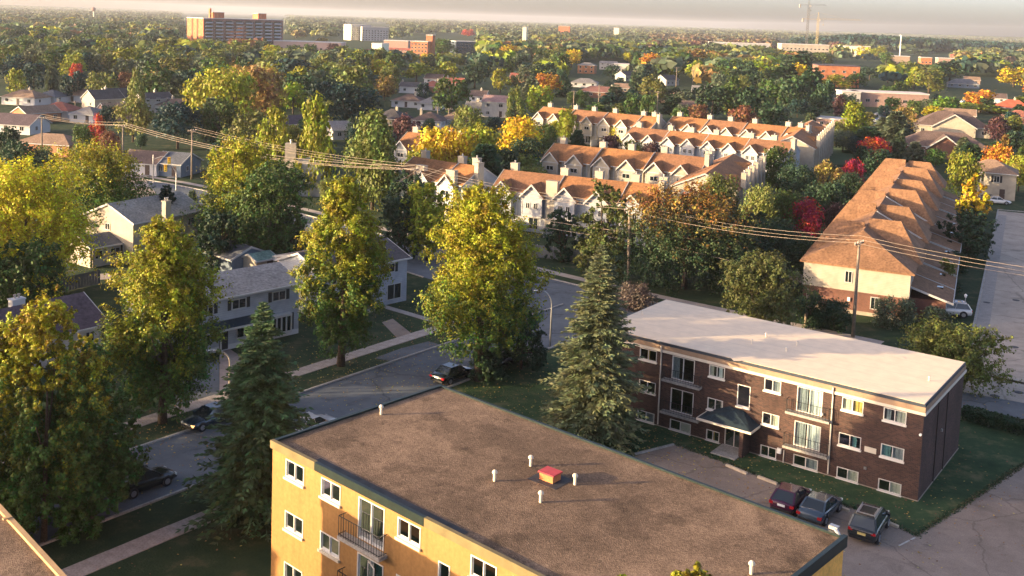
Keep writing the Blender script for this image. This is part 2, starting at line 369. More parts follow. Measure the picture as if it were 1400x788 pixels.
# drives and paths across the street
for pts, m in (([(522, 441), (537, 436), (566, 459), (547, 467)], ASPH_LOT),
               ([(512, 490), (547, 477), (585, 467), (607, 473), (588, 482), (545, 496)], ASPH),
               ([(300, 468), (345, 498), (330, 541), (300, 545)], M('pink_concrete', (.3, .24, .21), .9, 1.5, .2)),
               ([(299, 492), (300, 546), (240, 556), (232, 520)], ASPH)):
    sheet('driveway', [G(*q) for q in pts], m, .014)
b = MB(); b.bar((*G(520, 418).xy, .02), (*G(602, 442).xy, .02), 1.0, .03); structure(b.build('path', PAVE))
sheet('driveway', [G(150, 238), G(185, 228), G(240, 300), G(180, 300)], ROADC, .01)
# concrete wheel stops by the lawn
for i, (a, c, lab) in enumerate([((993, 637.5), (1021, 649.5), 'pale concrete wheel stop just outside the canopied entrance'),
                     ((1036, 653.5), (1062, 663.5), 'pale concrete wheel stop beside the dark red car'),
                     ((1147, 695.5), (1161, 700.5), 'pale concrete wheel stop between the blue sedan and the dark SUV'),
                     ((1214, 716.5), (1228, 722.5), 'pale concrete wheel stop in front of the dark SUV')]):
    b = MB(); A_, B_ = G(*a), G(*c); b.bar((A_.x, A_.y, .1), (B_.x, B_.y, .1), .22, .17)
    o = b.build('wheel_stop', M('pale_wheel_stop', (.55, .46, .34), .85, 4, .2)); o['label'] = lab; o['category'] = 'wheel stop'; o['group'] = 'wheel stops along the lawn'
# ================================================================== APARTMENT BLOCKS
class Facade:
    """a vertical wall plane: origin (local), direction along it, outward normal"""
    def __init__(s, root, O, X, N): s.root = root; s.O = Vector(O); s.X = Vector(X); s.N = Vector(N); s.op = []
    def at(s, x, z, out=0.0): return s.O + s.X*x + Vector((0, 0, z)) + s.N*out
    @property
    def rz(s): return math.atan2(s.X.y, s.X.x)
def wall_faces(mb, F, L, z0, z1, ops, rev=.12):
    xs = sorted({0.0, L, *[o[0] for o in ops], *[o[1] for o in ops]}); zs = sorted({z0, z1, *[o[2] for o in ops], *[o[3] for o in ops]})
    for i in range(len(xs)-1):
        for j in range(len(zs)-1):
            cx = (xs[i]+xs[i+1])/2; cz = (zs[j]+zs[j+1])/2
            if any(o[0] < cx < o[1] and o[2] < cz < o[3] for o in ops): continue
            mb.q(F.at(xs[i], zs[j]), F.at(xs[i+1], zs[j]), F.at(xs[i+1], zs[j+1]), F.at(xs[i], zs[j+1]))
    for x0, x1, a, b in ops:
        for p, q in (((x0, a), (x1, a)), ((x1, a), (x1, b)), ((x1, b), (x0, b)), ((x0, b), (x0, a))):
            mb.q(F.at(*p), F.at(*p, -rev), F.at(*q, -rev), F.at(*q))
CURT = {'cream': M('cream_curtain', (.62, .56, .45), .9, 6, .15), 'white': M('white_curtain', (.7, .7, .68), .9, 6, .1), 'gold': M('gold_curtain', (.6, .42, .1), .9, 6, .15),
        'grey': M('grey_curtain', (.3, .31, .32), .9, 6, .2), 'tan': M('tan_blind', (.42, .33, .22), .9, 6, .15), 'teal': M('teal_curtain', (.12, .25, .25), .9, 6, .2)}
FRAME = M('white_window_frame', (.6, .57, .52), .45, 3, .08)
_mesh = {}
def frame_mesh(w, h, panes, sill, ft=.058, d=.09):
    k = ('frame', round(w, 2), round(h, 2), panes, sill)
    if k in _mesh: return _mesh[k]
    b = MB(); ft = min(ft, w*.12)
    b.box(0, w, -d, .025, 0, ft); b.box(0, w, -d, .025, h-ft, h); b.box(0, ft, -d, .025, ft, h-ft); b.box(w-ft, w, -d, .025, ft, h-ft)
    for i in range(1, panes):
        x = w*i/panes; b.box(x-ft*.45, x+ft*.45, -d, .015, ft, h-ft)
    _mesh[k] = b.mesh('window_frame', FRAME); return _mesh[k]
def pane_mesh(w, h):
    k = ('pane', round(w, 2), round(h, 2))
    if k not in _mesh:
        b = MB(); b.q((0, 0, 0), (w, 0, 0), (w, 0, h), (0, 0, h)); _mesh[k] = b.mesh('pane', GLASS)
    return _mesh[k]
def curtain_mesh(w, h, kind, seed=0):
    k = ('curt', round(w, 2), round(h, 2), kind, seed)
    if k not in _mesh:
        b = MB(); n = max(4, int(w/.09)); y = lambda i: -.14 - (.035 if i % 2 else 0) - .02*math.sin(i*1.7+seed)
        for i in range(n): b.q((w*i/n, y(i), 0), (w*(i+1)/n, y(i+1), 0), (w*(i+1)/n, y(i+1), h), (w*i/n, y(i), h))
        _mesh[k] = b.mesh('curtain', CURT[kind])
    return _mesh[k]
def sill_mesh(w, mat):
    k = ('sill', round(w, 2), mat.name)
    if k not in _mesh:
        b = MB(); b.box(-.06, w+.06, .002, .13, -.13, -.003); _mesh[k] = b.mesh('sill', mat)
    return _mesh[k]
def window(F, x0, x1, z0, z1, panes=2, sill=None, curtains=(), name='window', label=None):
    w, h = x1-x0, z1-z0; sy = -1 if F.X.cross(Vector((0, 0, 1))).dot(F.N) < 0 else 1
    # frame mesh is built facing +y outward seen along +x to the left: rotate so +y is the outward normal
    rz = math.atan2(F.N.y, F.N.x) - math.pi/2
    o = F.at(x1, z0)
    fr = link(name, frame_mesh(w, h, panes, bool(sill)), F.root, o, rz)
    ft = min(.07, w*.12)
    for i in range(panes):
        p = link('pane', pane_mesh((w-2*ft)/panes, h-2*ft), fr, (ft+(w-2*ft)*i/panes, -.045 - .012*(i % 2), ft))
    if sill: link('sill', sill_mesh(w, sill), fr)
    for (a, c, kind) in curtains:      # fractions from the viewer's left
        link('curtain', curtain_mesh((c-a)*(w-.1), h-.08, kind, int(a*7)), fr, (w-.05-c*(w-.1), 0, .04))
    if label: fr['label'] = label
    return fr
YW = -0.7658; YA = Vector((-8.8217, 52.4944, 0)); YL, YD, YH = 25.17, 12.48, 11.42
def rot(v, a): return Vector((v[0]*math.cos(a)-v[1]*math.sin(a), v[0]*math.sin(a)+v[1]*math.cos(a), 0))
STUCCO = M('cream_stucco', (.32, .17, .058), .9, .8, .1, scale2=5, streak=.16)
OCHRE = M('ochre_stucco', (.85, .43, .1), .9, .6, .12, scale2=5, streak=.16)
GRAVEL = gravel_mat('roof_ballast', (.165, .11, .075), (.275, .19, .128), .16, 20.0)
OLIVE = M('olive_flashing', (.16, .125, .055), .55, 1.2, .2); DGREEN = M('dark_green_flashing', (.012, .022, .02), .4, 2, .3)
def apartment(root, L, Dp, H, mats, fronts, back_ops=(), ftop=.0):
    """four wall parts round a rectangle; origin front-left corner, x along the front, y into the depth"""
    Fr = Facade(root, (0, 0, 0), (1, 0, 0), (0, -1, 0))
    b = MB(); wall_faces(b, Fr, L, 0, H, fronts); b.build('front_wall', mats[0], root)
    b = MB(); b.q((L, 0, 0), (L, Dp, 0), (L, Dp, H), (L, 0, H)); b.build('end_wall', mats[1], root)
    b = MB(); b.q((L, Dp, 0), (0, Dp, 0), (0, Dp, H), (L, Dp, H)); b.build('back_wall', mats[0], root)
    b = MB(); b.q((0, Dp, 0), (0, 0, 0), (0, 0, H), (0, Dp, H)); b.build('end_wall', mats[1], root)
    return Fr
def balcony(root, x0, x1, z, depth=.55, y=0, bars=16, rail_h=1.0, slab=CONC):
    sl = MB(); sl.box(x0, x1, y-depth, y-.003, z-.18, z); s = sl.build('balcony_slab', slab, root)
    b = MB(); t = .03; yy = y-depth+.05
    for zz in (z+.08, z+rail_h):
        b.bar((x0+.04, yy, zz), (x1-.04, yy, zz), t, t)
        b.bar((x0+.04, yy, zz), (x0+.04, y-.02, zz), t, t); b.bar((x1-.04, yy, zz), (x1-.04, y-.02, zz), t, t)
    r = b.build('railing', BLACK, s)
    bar = _mesh.get(('bal', rail_h))
    if bar is None:
        m = MB(); m.box(-.011, .011, -.011, .011, 0, rail_h); bar = _mesh[('bal', rail_h)] = m.mesh('baluster', BLACK)
    mb = MB()
    for i in range(bars+1): 
        x = x0+.04+(x1-x0-.08)*i/bars; mb.box(x-.011, x+.011, yy-.011, yy+.011, z, z+rail_h-.018)
    for x in (x0+.04, x1-.04):
        for k in (.15, .3): mb.box(x-.011, x+.011, yy+k-.011, yy+k+.011, z, z+rail_h-.018)
    o = mb.build('baluster', BLACK, s); o['kind'] = 'stuff'
    return s
yb = thing('apartment_building', 'golden yellow flat roofed apartment block with a gravel roof and small balconies', 'apartment building', YA, YW)
ops = []; wins = []
def yrow(k): return 10.80 - 2.78*k
for k in range(4):
    t = yrow(k)
    for (a, c, n) in ((1.15, 2.67, 2), (4.05, 5.55, 2), (9.62, 11.14, 2), (14.22, 15.72, 2), (19.8, 21.3, 2), (22.6, 24.1, 2)):
        if t > 1.2: ops.append((a, c, t-.95, t)); wins.append((a, c, t-.95, t, n, k, 'w'))
    for a in (6.88, 16.6):
        if t > 2.2: ops.append((a, a+1.85, t-2.05, t)); wins.append((a, a+1.85, t-2.05, t, 2, k, 'd'))
for t in (9.75, 6.97, 4.19):
    ops.append((12.3, 13.02, t-1.15, t)); wins.append((12.3, 13.02, t-1.15, t, 1, 0, 's'))
YF = apartment(yb, YL, YD, YH-.42, (STUCCO, OCHRE), ops)
ysill = M('cream_sill', (.62, .55, .42), .8, 3, .1)
ypick = {(0, 0): [(0, .3, 'grey'), (.3, .55, 'tan')], (1, 0): [(.25, .55, 'tan'), (.62, 1, 'cream')], (2, 0): [(0, .25, 'white'), (.5, .85, 'gold')], (3, 0): [(.3, .52, 'tan'), (.55, 1, 'gold')],
         (0, 1): [(0, .5, 'tan'), (.55, 1, 'gold')], (0, 2): [], (1, 1): [], (2, 1): [(.5, 1, 'cream')], (2, 2): [(0, .4, 'grey')]}
cnt = {}
for (a, c, z0, z1, n, k, kind) in wins:
    col = [1.15, 4.05, 9.62, 14.22, 19.8, 22.6].index(a) if kind == 'w' else -1
    cu = ypick.get((col, k), [(0, .35, 'cream')] if (col+k) % 2 else []) if kind == 'w' else ([(.5, 1, 'grey'), (0, .2, 'teal')] if (kind == 'd' and k == 0) else ([(.55, 1, 'teal')] if kind == 'd' else []))
    window(YF, a, c, z0, z1, n, ysill if kind != 'd' else None, cu, 'balcony_door' if kind == 'd' else 'window')
    if kind == 'd': balcony(yb, a-.9, a+2.1, z0-.08)
# open sash of the lower balcony door
b = MB(); b.box(0, .8, -.02, .02, 0, .05); b.box(0, .8, -.02, .02, 1.8, 1.85); b.box(0, .05, -.02, .02, .05, 1.8); b.box(.75, .8, -.02, .02, .05, 1.8)
sa = b.build('door_sash', FRAME, yb, (7.75, -.1, 6.1), -.35); link('pane', pane_mesh(.7, 1.75), sa, (.05, 0, .05))
# roof sheet, edge flashing in olive and dark green lengths
b = MB(); b.box(.02, YL-.02, .02, YD-.02, YH-.45, YH-.13); b.build('roof', GRAVEL, yb)
def flash(x0, x1, y0, y1, mat, z0=YH-.42, z1=YH, name='roof_flashing'):
    m = MB(); m.box(x0, x1, y0, y1, z0, z1); return m.build(name, mat, yb)
flash(-.1, 3.6, -.1, .12, OLIVE); flash(3.6, 11.4, -.115, .1, DGREEN); flash(11.4, YL+.1, -.1, .12, OLIVE)
flash(-.1, .1, .12, YD+.1, DGREEN, YH-.3, YH-.02); flash(.1, YL-.1, YD-.08, YD+.1, DGREEN, YH-.3, YH-.03); flash(YL-.08, YL+.11, .12, YD+.1, DGREEN, YH-.5, YH+.03)
# tarred strip behind the front edge
b = MB(); b.box(3.2, 13.5, .12, .62, YH-.14, YH-.118); b.build('tar_strip', M('roof_tar', (.035, .034, .036), .7, 1.5, .4), yb)
b = MB(); b.tube([(24.95, YD+.02, YH-.1), (24.6, YD+.3, YH+.05)], .09, 8); b.box(24.35, 24.75, YD+.2, YD+.48, YH-.02, YH+.14); b.build('flood_lamp', METAL, yb)
CREAMMETAL = M('cream_pipe', (.6, .52, .4), .6, 3, .15)
def lathe(b, c, prof, n=10):
    b.tube([Vector(c)+Vector((0, 0, z)) for r, z in prof], [r for r, z in prof], n)
def loc_of(root_loc, rz, w): return rot(Vector(w)-Vector(root_loc), -rz)
for (u, v) in ((725.4, 637.5), (786, 663), (739, 687), (676, 658), (1027, 785), (521, 567)):
    w = G(u, v, YH-.13); q = loc_of(YA, YW, w); b = MB()
    lathe(b, (0, 0, 0), [(.075, 0), (.075, .42), (.06, .43)]); lathe(b, (0, 0, .38), [(.07, 0), (.135, .03), (.135, .1), (.08, .17), (.02, .2)])
    b.build('roof_vent', CREAMMETAL, yb, (q.x, q.y, YH-.128))
hq = loc_of(YA, YW, G(752, 655, YH-.1))
b = MB(); b.box(-.4, .4, -.34, .34, 0, .36); hb = b.build('roof_hatch', M('orange_brick', (.45, .16, .06), .9, 6, .25), yb, (hq.x, hq.y, YH-.128), .05)
b = MB(); b.box(-.46, .46, -.4, .4, .363, .43); b.build('hatch_lid', M('red_lid', (.42, .05, .05), .5, 3, .15), hb)
b = MB(); b.box(-.85, .85, -.75, .75, 0, .012); b.build('tar_patch', M('roof_tar'), hb)
# ------------------------------------------------------------------ neighbour whose roof edge enters at the lower left corner
NB = Vector((-22.64, 47.0, 0)); NYAW = math.atan2(-.747, .665)
nb = thing('apartment_building', 'gravel roofed block with tan edge strip, cut off by the lower left corner', 'apartment building', NB, NYAW)
NL, ND, NH = 26, 13, 12.2
b = MB(); b.box(0, NL, -ND, 0, 0, NH-.4); b.build('wall', STUCCO, nb)
b = MB(); b.box(.02, NL-.02, -ND+.02, -.02, NH-.39, NH-.13); b.build('roof', GRAVEL, nb)
TANF = M('tan_flashing', (.42, .27, .13), .6, 2, .15)
for x0, x1, y0, y1 in ((-.1, NL+.1, -.12, .1), (-.1, .12, -ND, -.12), (NL-.12, NL+.1, -ND, -.12), (-.1, NL+.1, -ND-.1, -ND)):
    m = MB(); m.box(x0, x1, y0, y1, NH-.45, NH); m.build('roof_flashing', TANF, nb)
q = loc_of(NB, NYAW, G(20, 706, NH)); 
b = MB(); b.box(-.08, .08, -.3, .05, -.02, .05); b.build('flashing_joint', TANF, nb, (q.x, 0, NH))
# unseen block added beyond the left edge, set so its shadow covers the corner
tb = thing('apartment_building', 'flat roofed twin apartment block beyond the left edge of the view', 'apartment building', (-52, 70, 0), NYAW)
b = MB(); b.box(0, 16, -20, 0, 0, 12.2); b.build('wall', STUCCO, tb)
b = MB(); b.box(-.1, 16.1, -20.1, .1, 12.203, 12.6); b.build('roof', GRAVEL, tb)
# ------------------------------------------------------------------ brown brick block
BW = -0.6627; BL_, BD_ = 26.53, 12.5; BF = Vector((34.5033, 72.1001, 0)); bdx = rot((1, 0, 0), BW); BA = BF - bdx*BL_; BH = 7.27
bb = thing('apartment_building', 'brown brick three storey apartment block with a white flat roof and a canopied entrance', 'apartment building', BA, BW)
BRICK = brick_mat('brown_brick', (.078, .04, .033), (.034, .021, .02), (.1, .075, .062))
bdy = rot((0, 1, 0), BW)
def bpick(u, v):
    d = ray(u, v); n = bdy; t = ((BA.x)*n.x + BA.y*n.y) / (d.x*n.x + d.y*n.y)
    w = Vector((0, 0, CAM_H)) + d*t; return ((w-BA).dot(bdx), w.z)
bw = [  # left-top pixel, right pixel edge u/v, panes, row, curtains
    ((875.3, 474.8), (897.7, 493.8), 0, [(.4, .55, 'gold')]), ((874.2, 518.9), (896, 537), 1, []), ((871.9, 560.5), (894.2, 579.2), 2, [(.5, 1, 'grey')]),
    ((970.3, 496.5), (990.6, 516.6), 0, [(0, .25, 'cream'), (.6, .85, 'white')]), ((967.8, 542), (987.9, 561.6), 1, [(.85, 1, 'cream')]), ((966, 585.6), (983, 604), 2, [(.4, .6, 'gold')]),
    ((1045.7, 516), (1067.4, 536), 0, [(.5, 1, 'grey')]), ((1042.7, 561.6), (1064.7, 584), 1, [(.5, 1, 'cream')]), ((1040, 607), (1061, 626.7), 2, []),
    ((1151.9, 541), (1180, 564), 0, [(0, .45, 'cream'), (.55, 1, 'gold')]), ((1147.3, 589), (1176.5, 614), 1, [(.6, .8, 'teal')]), ((1144.3, 637.7), (1172.9, 660), 2, [(.5, 1, 'cream')]),
    ((1208.6, 556), (1238.8, 579), 0, [(.1, .3, 'grey'), (.55, 1, 'cream')]), ((1204.8, 605.3), (1235.3, 630), 1, [(0, .4, 'teal'), (.5, 1, 'grey')]), ((1201, 654.5), (1231.5, 676.8), 2, [(.5, 1, 'cream')]),
    ((916.2, 572.3), (944, 593), 2, [(.5, 1, 'cream')]), ((1085, 620.5), (1117.6, 643.4), 2, [(.5, 1, 'grey')])]
ROWZ = [6.34, 3.59, .92]
ops = []; wl_ = []
for tl, br, row, cu in bw:
    x0, z1 = bpick(*tl); x1, _ = bpick(br[0], br[1]); z1 = ROWZ[row]; h = .95 if row < 2 else .86
    ops.append((x0, x1, z1-h, z1)); wl_.append((x0, x1, z1-h, z1, 2, cu, 'window'))
for tl, br, row, cu in (((919.8, 486.3), (948.6, 523.5), 0, [(0, .3, 'grey')]), ((917.5, 530.3), (946.8, 570.7), 1, []), ((1090.7, 527), (1123.3, 569.6), 0, [(0, .4, 'grey'), (.5, 1, 'white')]), ((1086.8, 575), (1120.4, 618.7), 1, [(0, .4, 'grey'), (.5, 1, 'white')])):
    x0, z1 = bpick(*tl); x1, _ = bpick(*br); z1 = ROWZ[row]; ops.append((x0, x1, z1-1.95, z1)); wl_.append((x0, x1, z1-1.95, z1, 2, cu, 'balcony_door'))
x0, z1 = bpick(1008.9, 525); x1, _ = bpick(1024.8, 558); ops.append((x0, x1, z1-1.75, z1)); wl_.append((x0, x1, z1-1.75, z1, 1, [], 'window'))
ex0, ez1 = bpick(991, 592); ex1, ez0 = bpick(1015, 624); ez1 = 1.75; ops.append((ex0, ex1, 0.02, ez1)); wl_.append((ex0, ex1, .02, ez1, 2, [], 'entrance_door'))
BFc = apartment(bb, BL_, BD_, 6.62, (BRICK, BRICK), ops)
for (a, c, z0, z1, n, cu, nm) in wl_:
    window(BFc, a, c, z0, z1, n, M('white_sill', (.7, .66, .6), .7) if nm == 'window' else None, cu, nm)
    if nm == 'balcony_door': balcony(bb, a-.65, c+.75, z0-.06, .6, 0, 14, .95)
# fascia band, eave board, parapet flashing and the white membrane
BEIGE = M('beige_fascia', (.28, .19, .125), .7, 1.5, .12); EAVE = M('white_eave', (.6, .54, .45), .5, 3, .08); SLATE = M('slate_flashing', (.035, .045, .06), .45, 2, .2)
MEMB = lines_mat('white_roof_membrane', (.76, .61, .44), 1.9, 'Y', .16, .7, .07, .035)
def band(z0, z1, out, mat, name, ins=.25):
    for x0, x1, y0, y1 in ((-out, BL_+out, -out, ins), (-out, BL_+out, BD_-ins, BD_+out), (-out, ins, ins, BD_-ins), (BL_-ins, BL_+out, ins, BD_-ins)):
        m = MB(); m.box(x0, x1, y0, y1, z0, z1); m.build(name, mat, bb)
band(6.42, 6.64, .14, EAVE, 'eave_board'); band(6.64, 7.02, .09, BEIGE, 'fascia'); band(7.02, 7.24, .05, SLATE, 'parapet_flashing')
b = MB(); b.box(.02, BL_-.02, .02, BD_-.02, 6.7, 7.27); b.build('roof_membrane', MEMB, bb)
def membrane_ridge(u0, v0, u1, v1, w=.5):
    a = loc_of(BA, BW, G(u0, v0, BH)); c = loc_of(BA, BW, G(u1, v1, BH)); d = (c-a).normalized(); n = Vector((-d.y, d.x, 0))*w
    m = MB(); z = BH+.003; mid = Vector((0, 0, .035))
    for s in (1, -1): 
        p = [a+n*s, c+n*s, c+mid, a+mid]; m.q(*[(x.x, x.y, z+x.z) for x in (p if s < 0 else p[::-1])])
    m.build('roof_seam', MEMB, bb)
membrane_ridge(878, 430, 1010, 431); membrane_ridge(1000, 491, 1235, 489); membrane_ridge(950, 464, 1060, 458)
for (u, v) in ((878, 430), (1090, 472), (1075, 481), (1270, 521), (1028, 470), (1047, 461)):
    q = loc_of(BA, BW, G(u, v, BH)); b = MB(); lathe(b, (0, 0, 0), [(.05, 0), (.05, .3), (.09, .31), (.09, .37)]); b.build('roof_vent', EAVE, bb, (q.x, q.y, BH))
for (u0, v0, u1, v1) in ((904.5, 474, 900.6, 577.6), (1140.5, 527, 1132, 646)):
    x, _ = bpick((u0+u1)/2, (v0+v1)/2); b = MB(); b.tube([(x, -.2, 6.95), (x, -.19, 6.5), (x, -.07, 6.25), (x, -.07, .15)], .06, 8); b.build('downspout', EAVE, bb)
# a metre of foundation showing, and the end wall's two dark pilaster lines
FND = M('foundation', (.3, .25, .2), .9, 2, .2)
for x0, x1, y0, y1 in ((.0, ex0-.3, -.04, -.004), (ex1+.3, BL_, -.04, -.004), (BL_+.004, BL_+.05, 0, BD_)):
    m = MB(); m.box(x0, x1, y0, y1, -.1, .07); m.build('foundation', FND, bb)
for y in (4.3, 7.2): m = MB(); m.box(BL_+.003, BL_+.06, y-.08, y+.08, 0, 6.4); m.build('conduit', M('dark_conduit', (.03, .02, .02), .7), bb)
m = MB(); m.box(BL_+.003, BL_+.12, 5.7, 5.85, 3.5, 3.7); m.build('wall_lamp', METAL, bb)
x, z = bpick(1190, 615.5); m = MB(); m.box(x-.42, x+.42, -.05, -.003, z-.2, z+.2); m.build('wall_plaque', M('cream_plaque', (.62, .56, .45), .6), bb)
x, z = bpick(1066, 616); m = MB(); m.box(x-.16, x+.16, -.2, -.003, z-.2, z+.2); m.build('electric_meter', WHITE, bb)
x, z = bpick(1071, 634); m = MB(); m.tube([(x, -.07, 0), (x, -.07, 1.0)], .05, 6); m.build('gas_pipe', EAVE, bb)
x, z = bpick(1183, 640); m = MB(); m.box(x-.1, x+.1, -.08, -.003, z-.1, z+.1); m.build('wall_vent', METAL, bb)
for (u, v) in ((1125, 566), (1259, 594)): x, z = bpick(u, v); m = MB(); m.disc((x, -.12, z), (0, 1, 0), .09, 10, .18); m.build('wall_lamp', WHITE, bb)
# canopy over the entrance
cl, _ = bpick(970, 577); cr, _ = bpick(1027, 594); cm = (ex0+ex1)/2; zc = 2.05
cr = 14.65; cl = cr-4.5; cm = 12.75; zc = 2.4
can = MB(); A0 = (cl, -1.9, zc); A1 = (cr, -1.9, zc); A2 = (cr, -.02, zc); A3 = (cl, -.02, zc); T0 = (cm-.75, -.02, zc+.9); T1 = (cm+.45, -.02, zc+.9); T2 = (cm-.1, -.5, zc+.9)
can.q(A0, A1, T2); can.q(A1, A2, T1, T2); can.q(A3, A0, T2, T0); can.q(T0, T2, T1)
cn = can.build('entrance_canopy', M('dark_teal_shingle', (.014, .028, .04), .8, 3, .25, scale2=12), bb)
b = MB(); b.box(cl-.02, cr+.02, -1.94, -1.8, zc-.16, zc+.02); b.box(cr-.1, cr+.03, -1.8, -.004, zc-.16, zc+.02); b.box(cl-.03, cl+.1, -1.8, -.004, zc-.16, zc+.02); b.build('canopy_fascia', EAVE, cn)
b = MB(); b.box(ex1+.25, ex1+.55, -1.5, -.004, 0, zc-.17); b.build('canopy_pier', BRICK, cn)
b = MB(); b.box(ex0-.15, ex1+.3, -2.3, -.02, 0, .09); b.build('doorstep', CONC, bb)
# ================================================================== HOUSES
SH = {}
def shingle(col):
    k = tuple(round(c, 3) for c in col)
    if k not in SH: SH[k] = M('shingle_%d' % len(SH), col, .9, .45, .26, scale2=3.5, bump=.3, streak=.2)
    return SH[k]
def wallm(kind):
    W = {'cream': lambda: lines_mat('cream_siding', (.36, .32, .255), .2, amp=.18), 'white': lambda: lines_mat('white_siding', (.42, .395, .365), .2, amp=.16),
         'grey': lambda: lines_mat('grey_siding', (.24, .26, .28), .2, amp=.18), 'brick': lambda: brick_mat('red_brick', (.16, .06, .042), (.12, .05, .038), (.15, .12, .1)),
         'orange': lambda: brick_mat('orange_brick_wall', (.42, .17, .07), (.34, .13, .06), (.3, .22, .16)), 'tan': lambda: M('tan_render', (.3, .22, .16), .9, 1, .15),
         'pink': lambda: M('pink_render', (.34, .22, .18), .9, 1, .15), 'brown': lambda: brick_mat('brown_brick_wall', (.06, .038, .03), (.045, .03, .025), (.08, .07, .06)), 'blue': lambda: lines_mat('blue_siding', (.13, .17, .22), .2, amp=.2),
         'bluegrey': lambda: lines_mat('blue_grey_siding', (.32, .34, .37), .22, amp=.15)}  # grey siding, also white siding with its shade put into the colour
    return W[kind]()
TRIM = M('white_trim', (.42, .41, .39), .6, 3, .06)
SHUT = M('dark_shutter', (.02, .022, .025), .6)
def flat_window_meshes(w, h):
    k = ('fw', round(w, 2), round(h, 2))
    if k not in _mesh:
        a = MB(); f = .09; d0, d1 = .004, .07
        a.box(0, w, d0, d1, 0, f); a.box(0, w, d0, d1, h-f, h); a.box(0, f, d0, d1, f, h-f); a.box(w-f, w, d0, d1, f, h-f); a.box(w/2-f*.4, w/2+f*.4, d0, d1-.01, f, h-f)
        p = MB(); p.q((f, .03, f), (w-f, .03, f), (w-f, .03, h-f), (f, .03, h-f))
        _mesh[k] = (a.mesh('window_frame', TRIM), p.mesh('pane', DARKGLASS))
    return _mesh[k]
def fwin(root, p, N, w, h, name='window', shutters=False):
    """window set on a wall: p centre bottom (root coordinates), N outward normal"""
    N = Vector(N); rz = math.atan2(N.y, N.x) - math.pi/2; X = Vector((math.cos(rz), math.sin(rz), 0))
    fm, pm = flat_window_meshes(w, h); fr = link(name, fm, root, Vector(p) - X*w/2, rz); link('pane', pm, fr)
    if shutters:
        k = ('sh', round(h, 2))
        if k not in _mesh: s = MB(); s.box(0, .38, .004, .05, 0, h); _mesh[k] = s.mesh('shutter', SHUT)
        link('shutter', _mesh[k], fr, (-.45, 0, 0)); link('shutter', _mesh[k], fr, (w+.07, 0, 0))
    return fr
def roof_mesh(w, d, e, rise, kind, over=.4, th=.16):
    """roof over a w x d plan centred on the origin, ridge along x; returns builder in house coordinates"""
    b = MB(); W2, D2 = w/2+over, d/2+over; k = rise/(d/2); ez = e - over*k*.5; rz = e + rise
    if kind == 'flat':
        b.box(-W2, W2, -D2, D2, e, e+.35); return b
    hx = w/2+over*.6 if kind == 'gable' else max(.2, w/2-d/2*.95)
    top = [(-hx, 0, rz), (hx, 0, rz)]
    c = [(-W2, -D2, ez), (W2, -D2, ez), (W2, D2, ez), (-W2, D2, ez)]
    if kind == 'gable': c = [(-hx, -D2, ez), (hx, -D2, ez), (hx, D2, ez), (-hx, D2, ez)]
    up = lambda p: (p[0], p[1], p[2]+th)
    C = [up(p) for p in c]; T = [up(p) for p in top]
    b.q(C[0], C[1], T[1], T[0]); b.q(C[2], C[3], T[0], T[1])
    if kind == 'hip': b.q(C[1], C[2], T[1]); b.q(C[3], C[0], T[0]); b.q(*c[::-1])
    else:
        b.q(c[1], c[0], top[0], top[1]); b.q(c[3], c[2], top[1], top[0])
        for i0, i1, t in ((1, 2, 1), (3, 0, 0)): b.q(c[i0], top[t], T[t], C[i0]); b.q(top[t], c[i1], C[i1], T[t])
    for i in range(4): 
        if kind == 'hip' or i % 2 == 0: j = (i+1) % 4; b.q(c[i], c[j], C[j], C[i])
    return b
def chevron(x, half, zl, zt, th=.08, h=.26):
    """bargeboard of one gable end: a single bent board at plane x"""
    b = MB(); P_ = [(-half, zl), (0, zt), (half, zl)]; x0, x1 = x-th/2, x+th/2
    for y, z in P_: b.v += [(x0, y, z-h/2), (x1, y, z-h/2), (x1, y, z+h/2), (x0, y, z+h/2)]
    for i in (0, 4):
        for k in range(4): b.f.append((i+k, i+(k+1) % 4, i+4+(k+1) % 4, i+4+k)); b.mi.append(0)
    b.f += [(3, 2, 1, 0), (8, 9, 10, 11)]; b.mi += [0, 0]; return b
def gable_wall(w, d, e, rise, kind):
    b = MB(); h = e
    for (x0, y0, x1, y1) in ((-w/2, -d/2, w/2, -d/2), (w/2, -d/2, w/2, d/2), (w/2, d/2, -w/2, d/2), (-w/2, d/2, -w/2, -d/2)):
        b.q((x0, y0, 0), (x1, y1, 0), (x1, y1, h), (x0, y0, h))
    if kind == 'gable':
        b.q((w/2, -d/2, h), (w/2, d/2, h), (w/2, 0, h+rise)); b.q((-w/2, d/2, h), (-w/2, -d/2, h), (-w/2, 0, h+rise))
    return b
def chimney(parent, x, y, z0, z1, mat, s=.7, s2=None, pots=1):
    b = MB(); t = s2 or s; b.box(x-s/2, x+s/2, y-t/2, y+t/2, z0, z1); b.box(x-s/2-.06, x+s/2+.06, y-t/2-.06, y+t/2+.06, z1, z1+.12)
    c = b.build('chimney', mat, parent)
    for i in range(pots):
        m = MB(); lathe(m, (x+(i-(pots-1)/2)*.4, y, z1+.12), [(.11, 0), (.11, .3), (.16, .31), (.16, .4)], 8); m.build('chimney_pot', METAL, c)
    return c
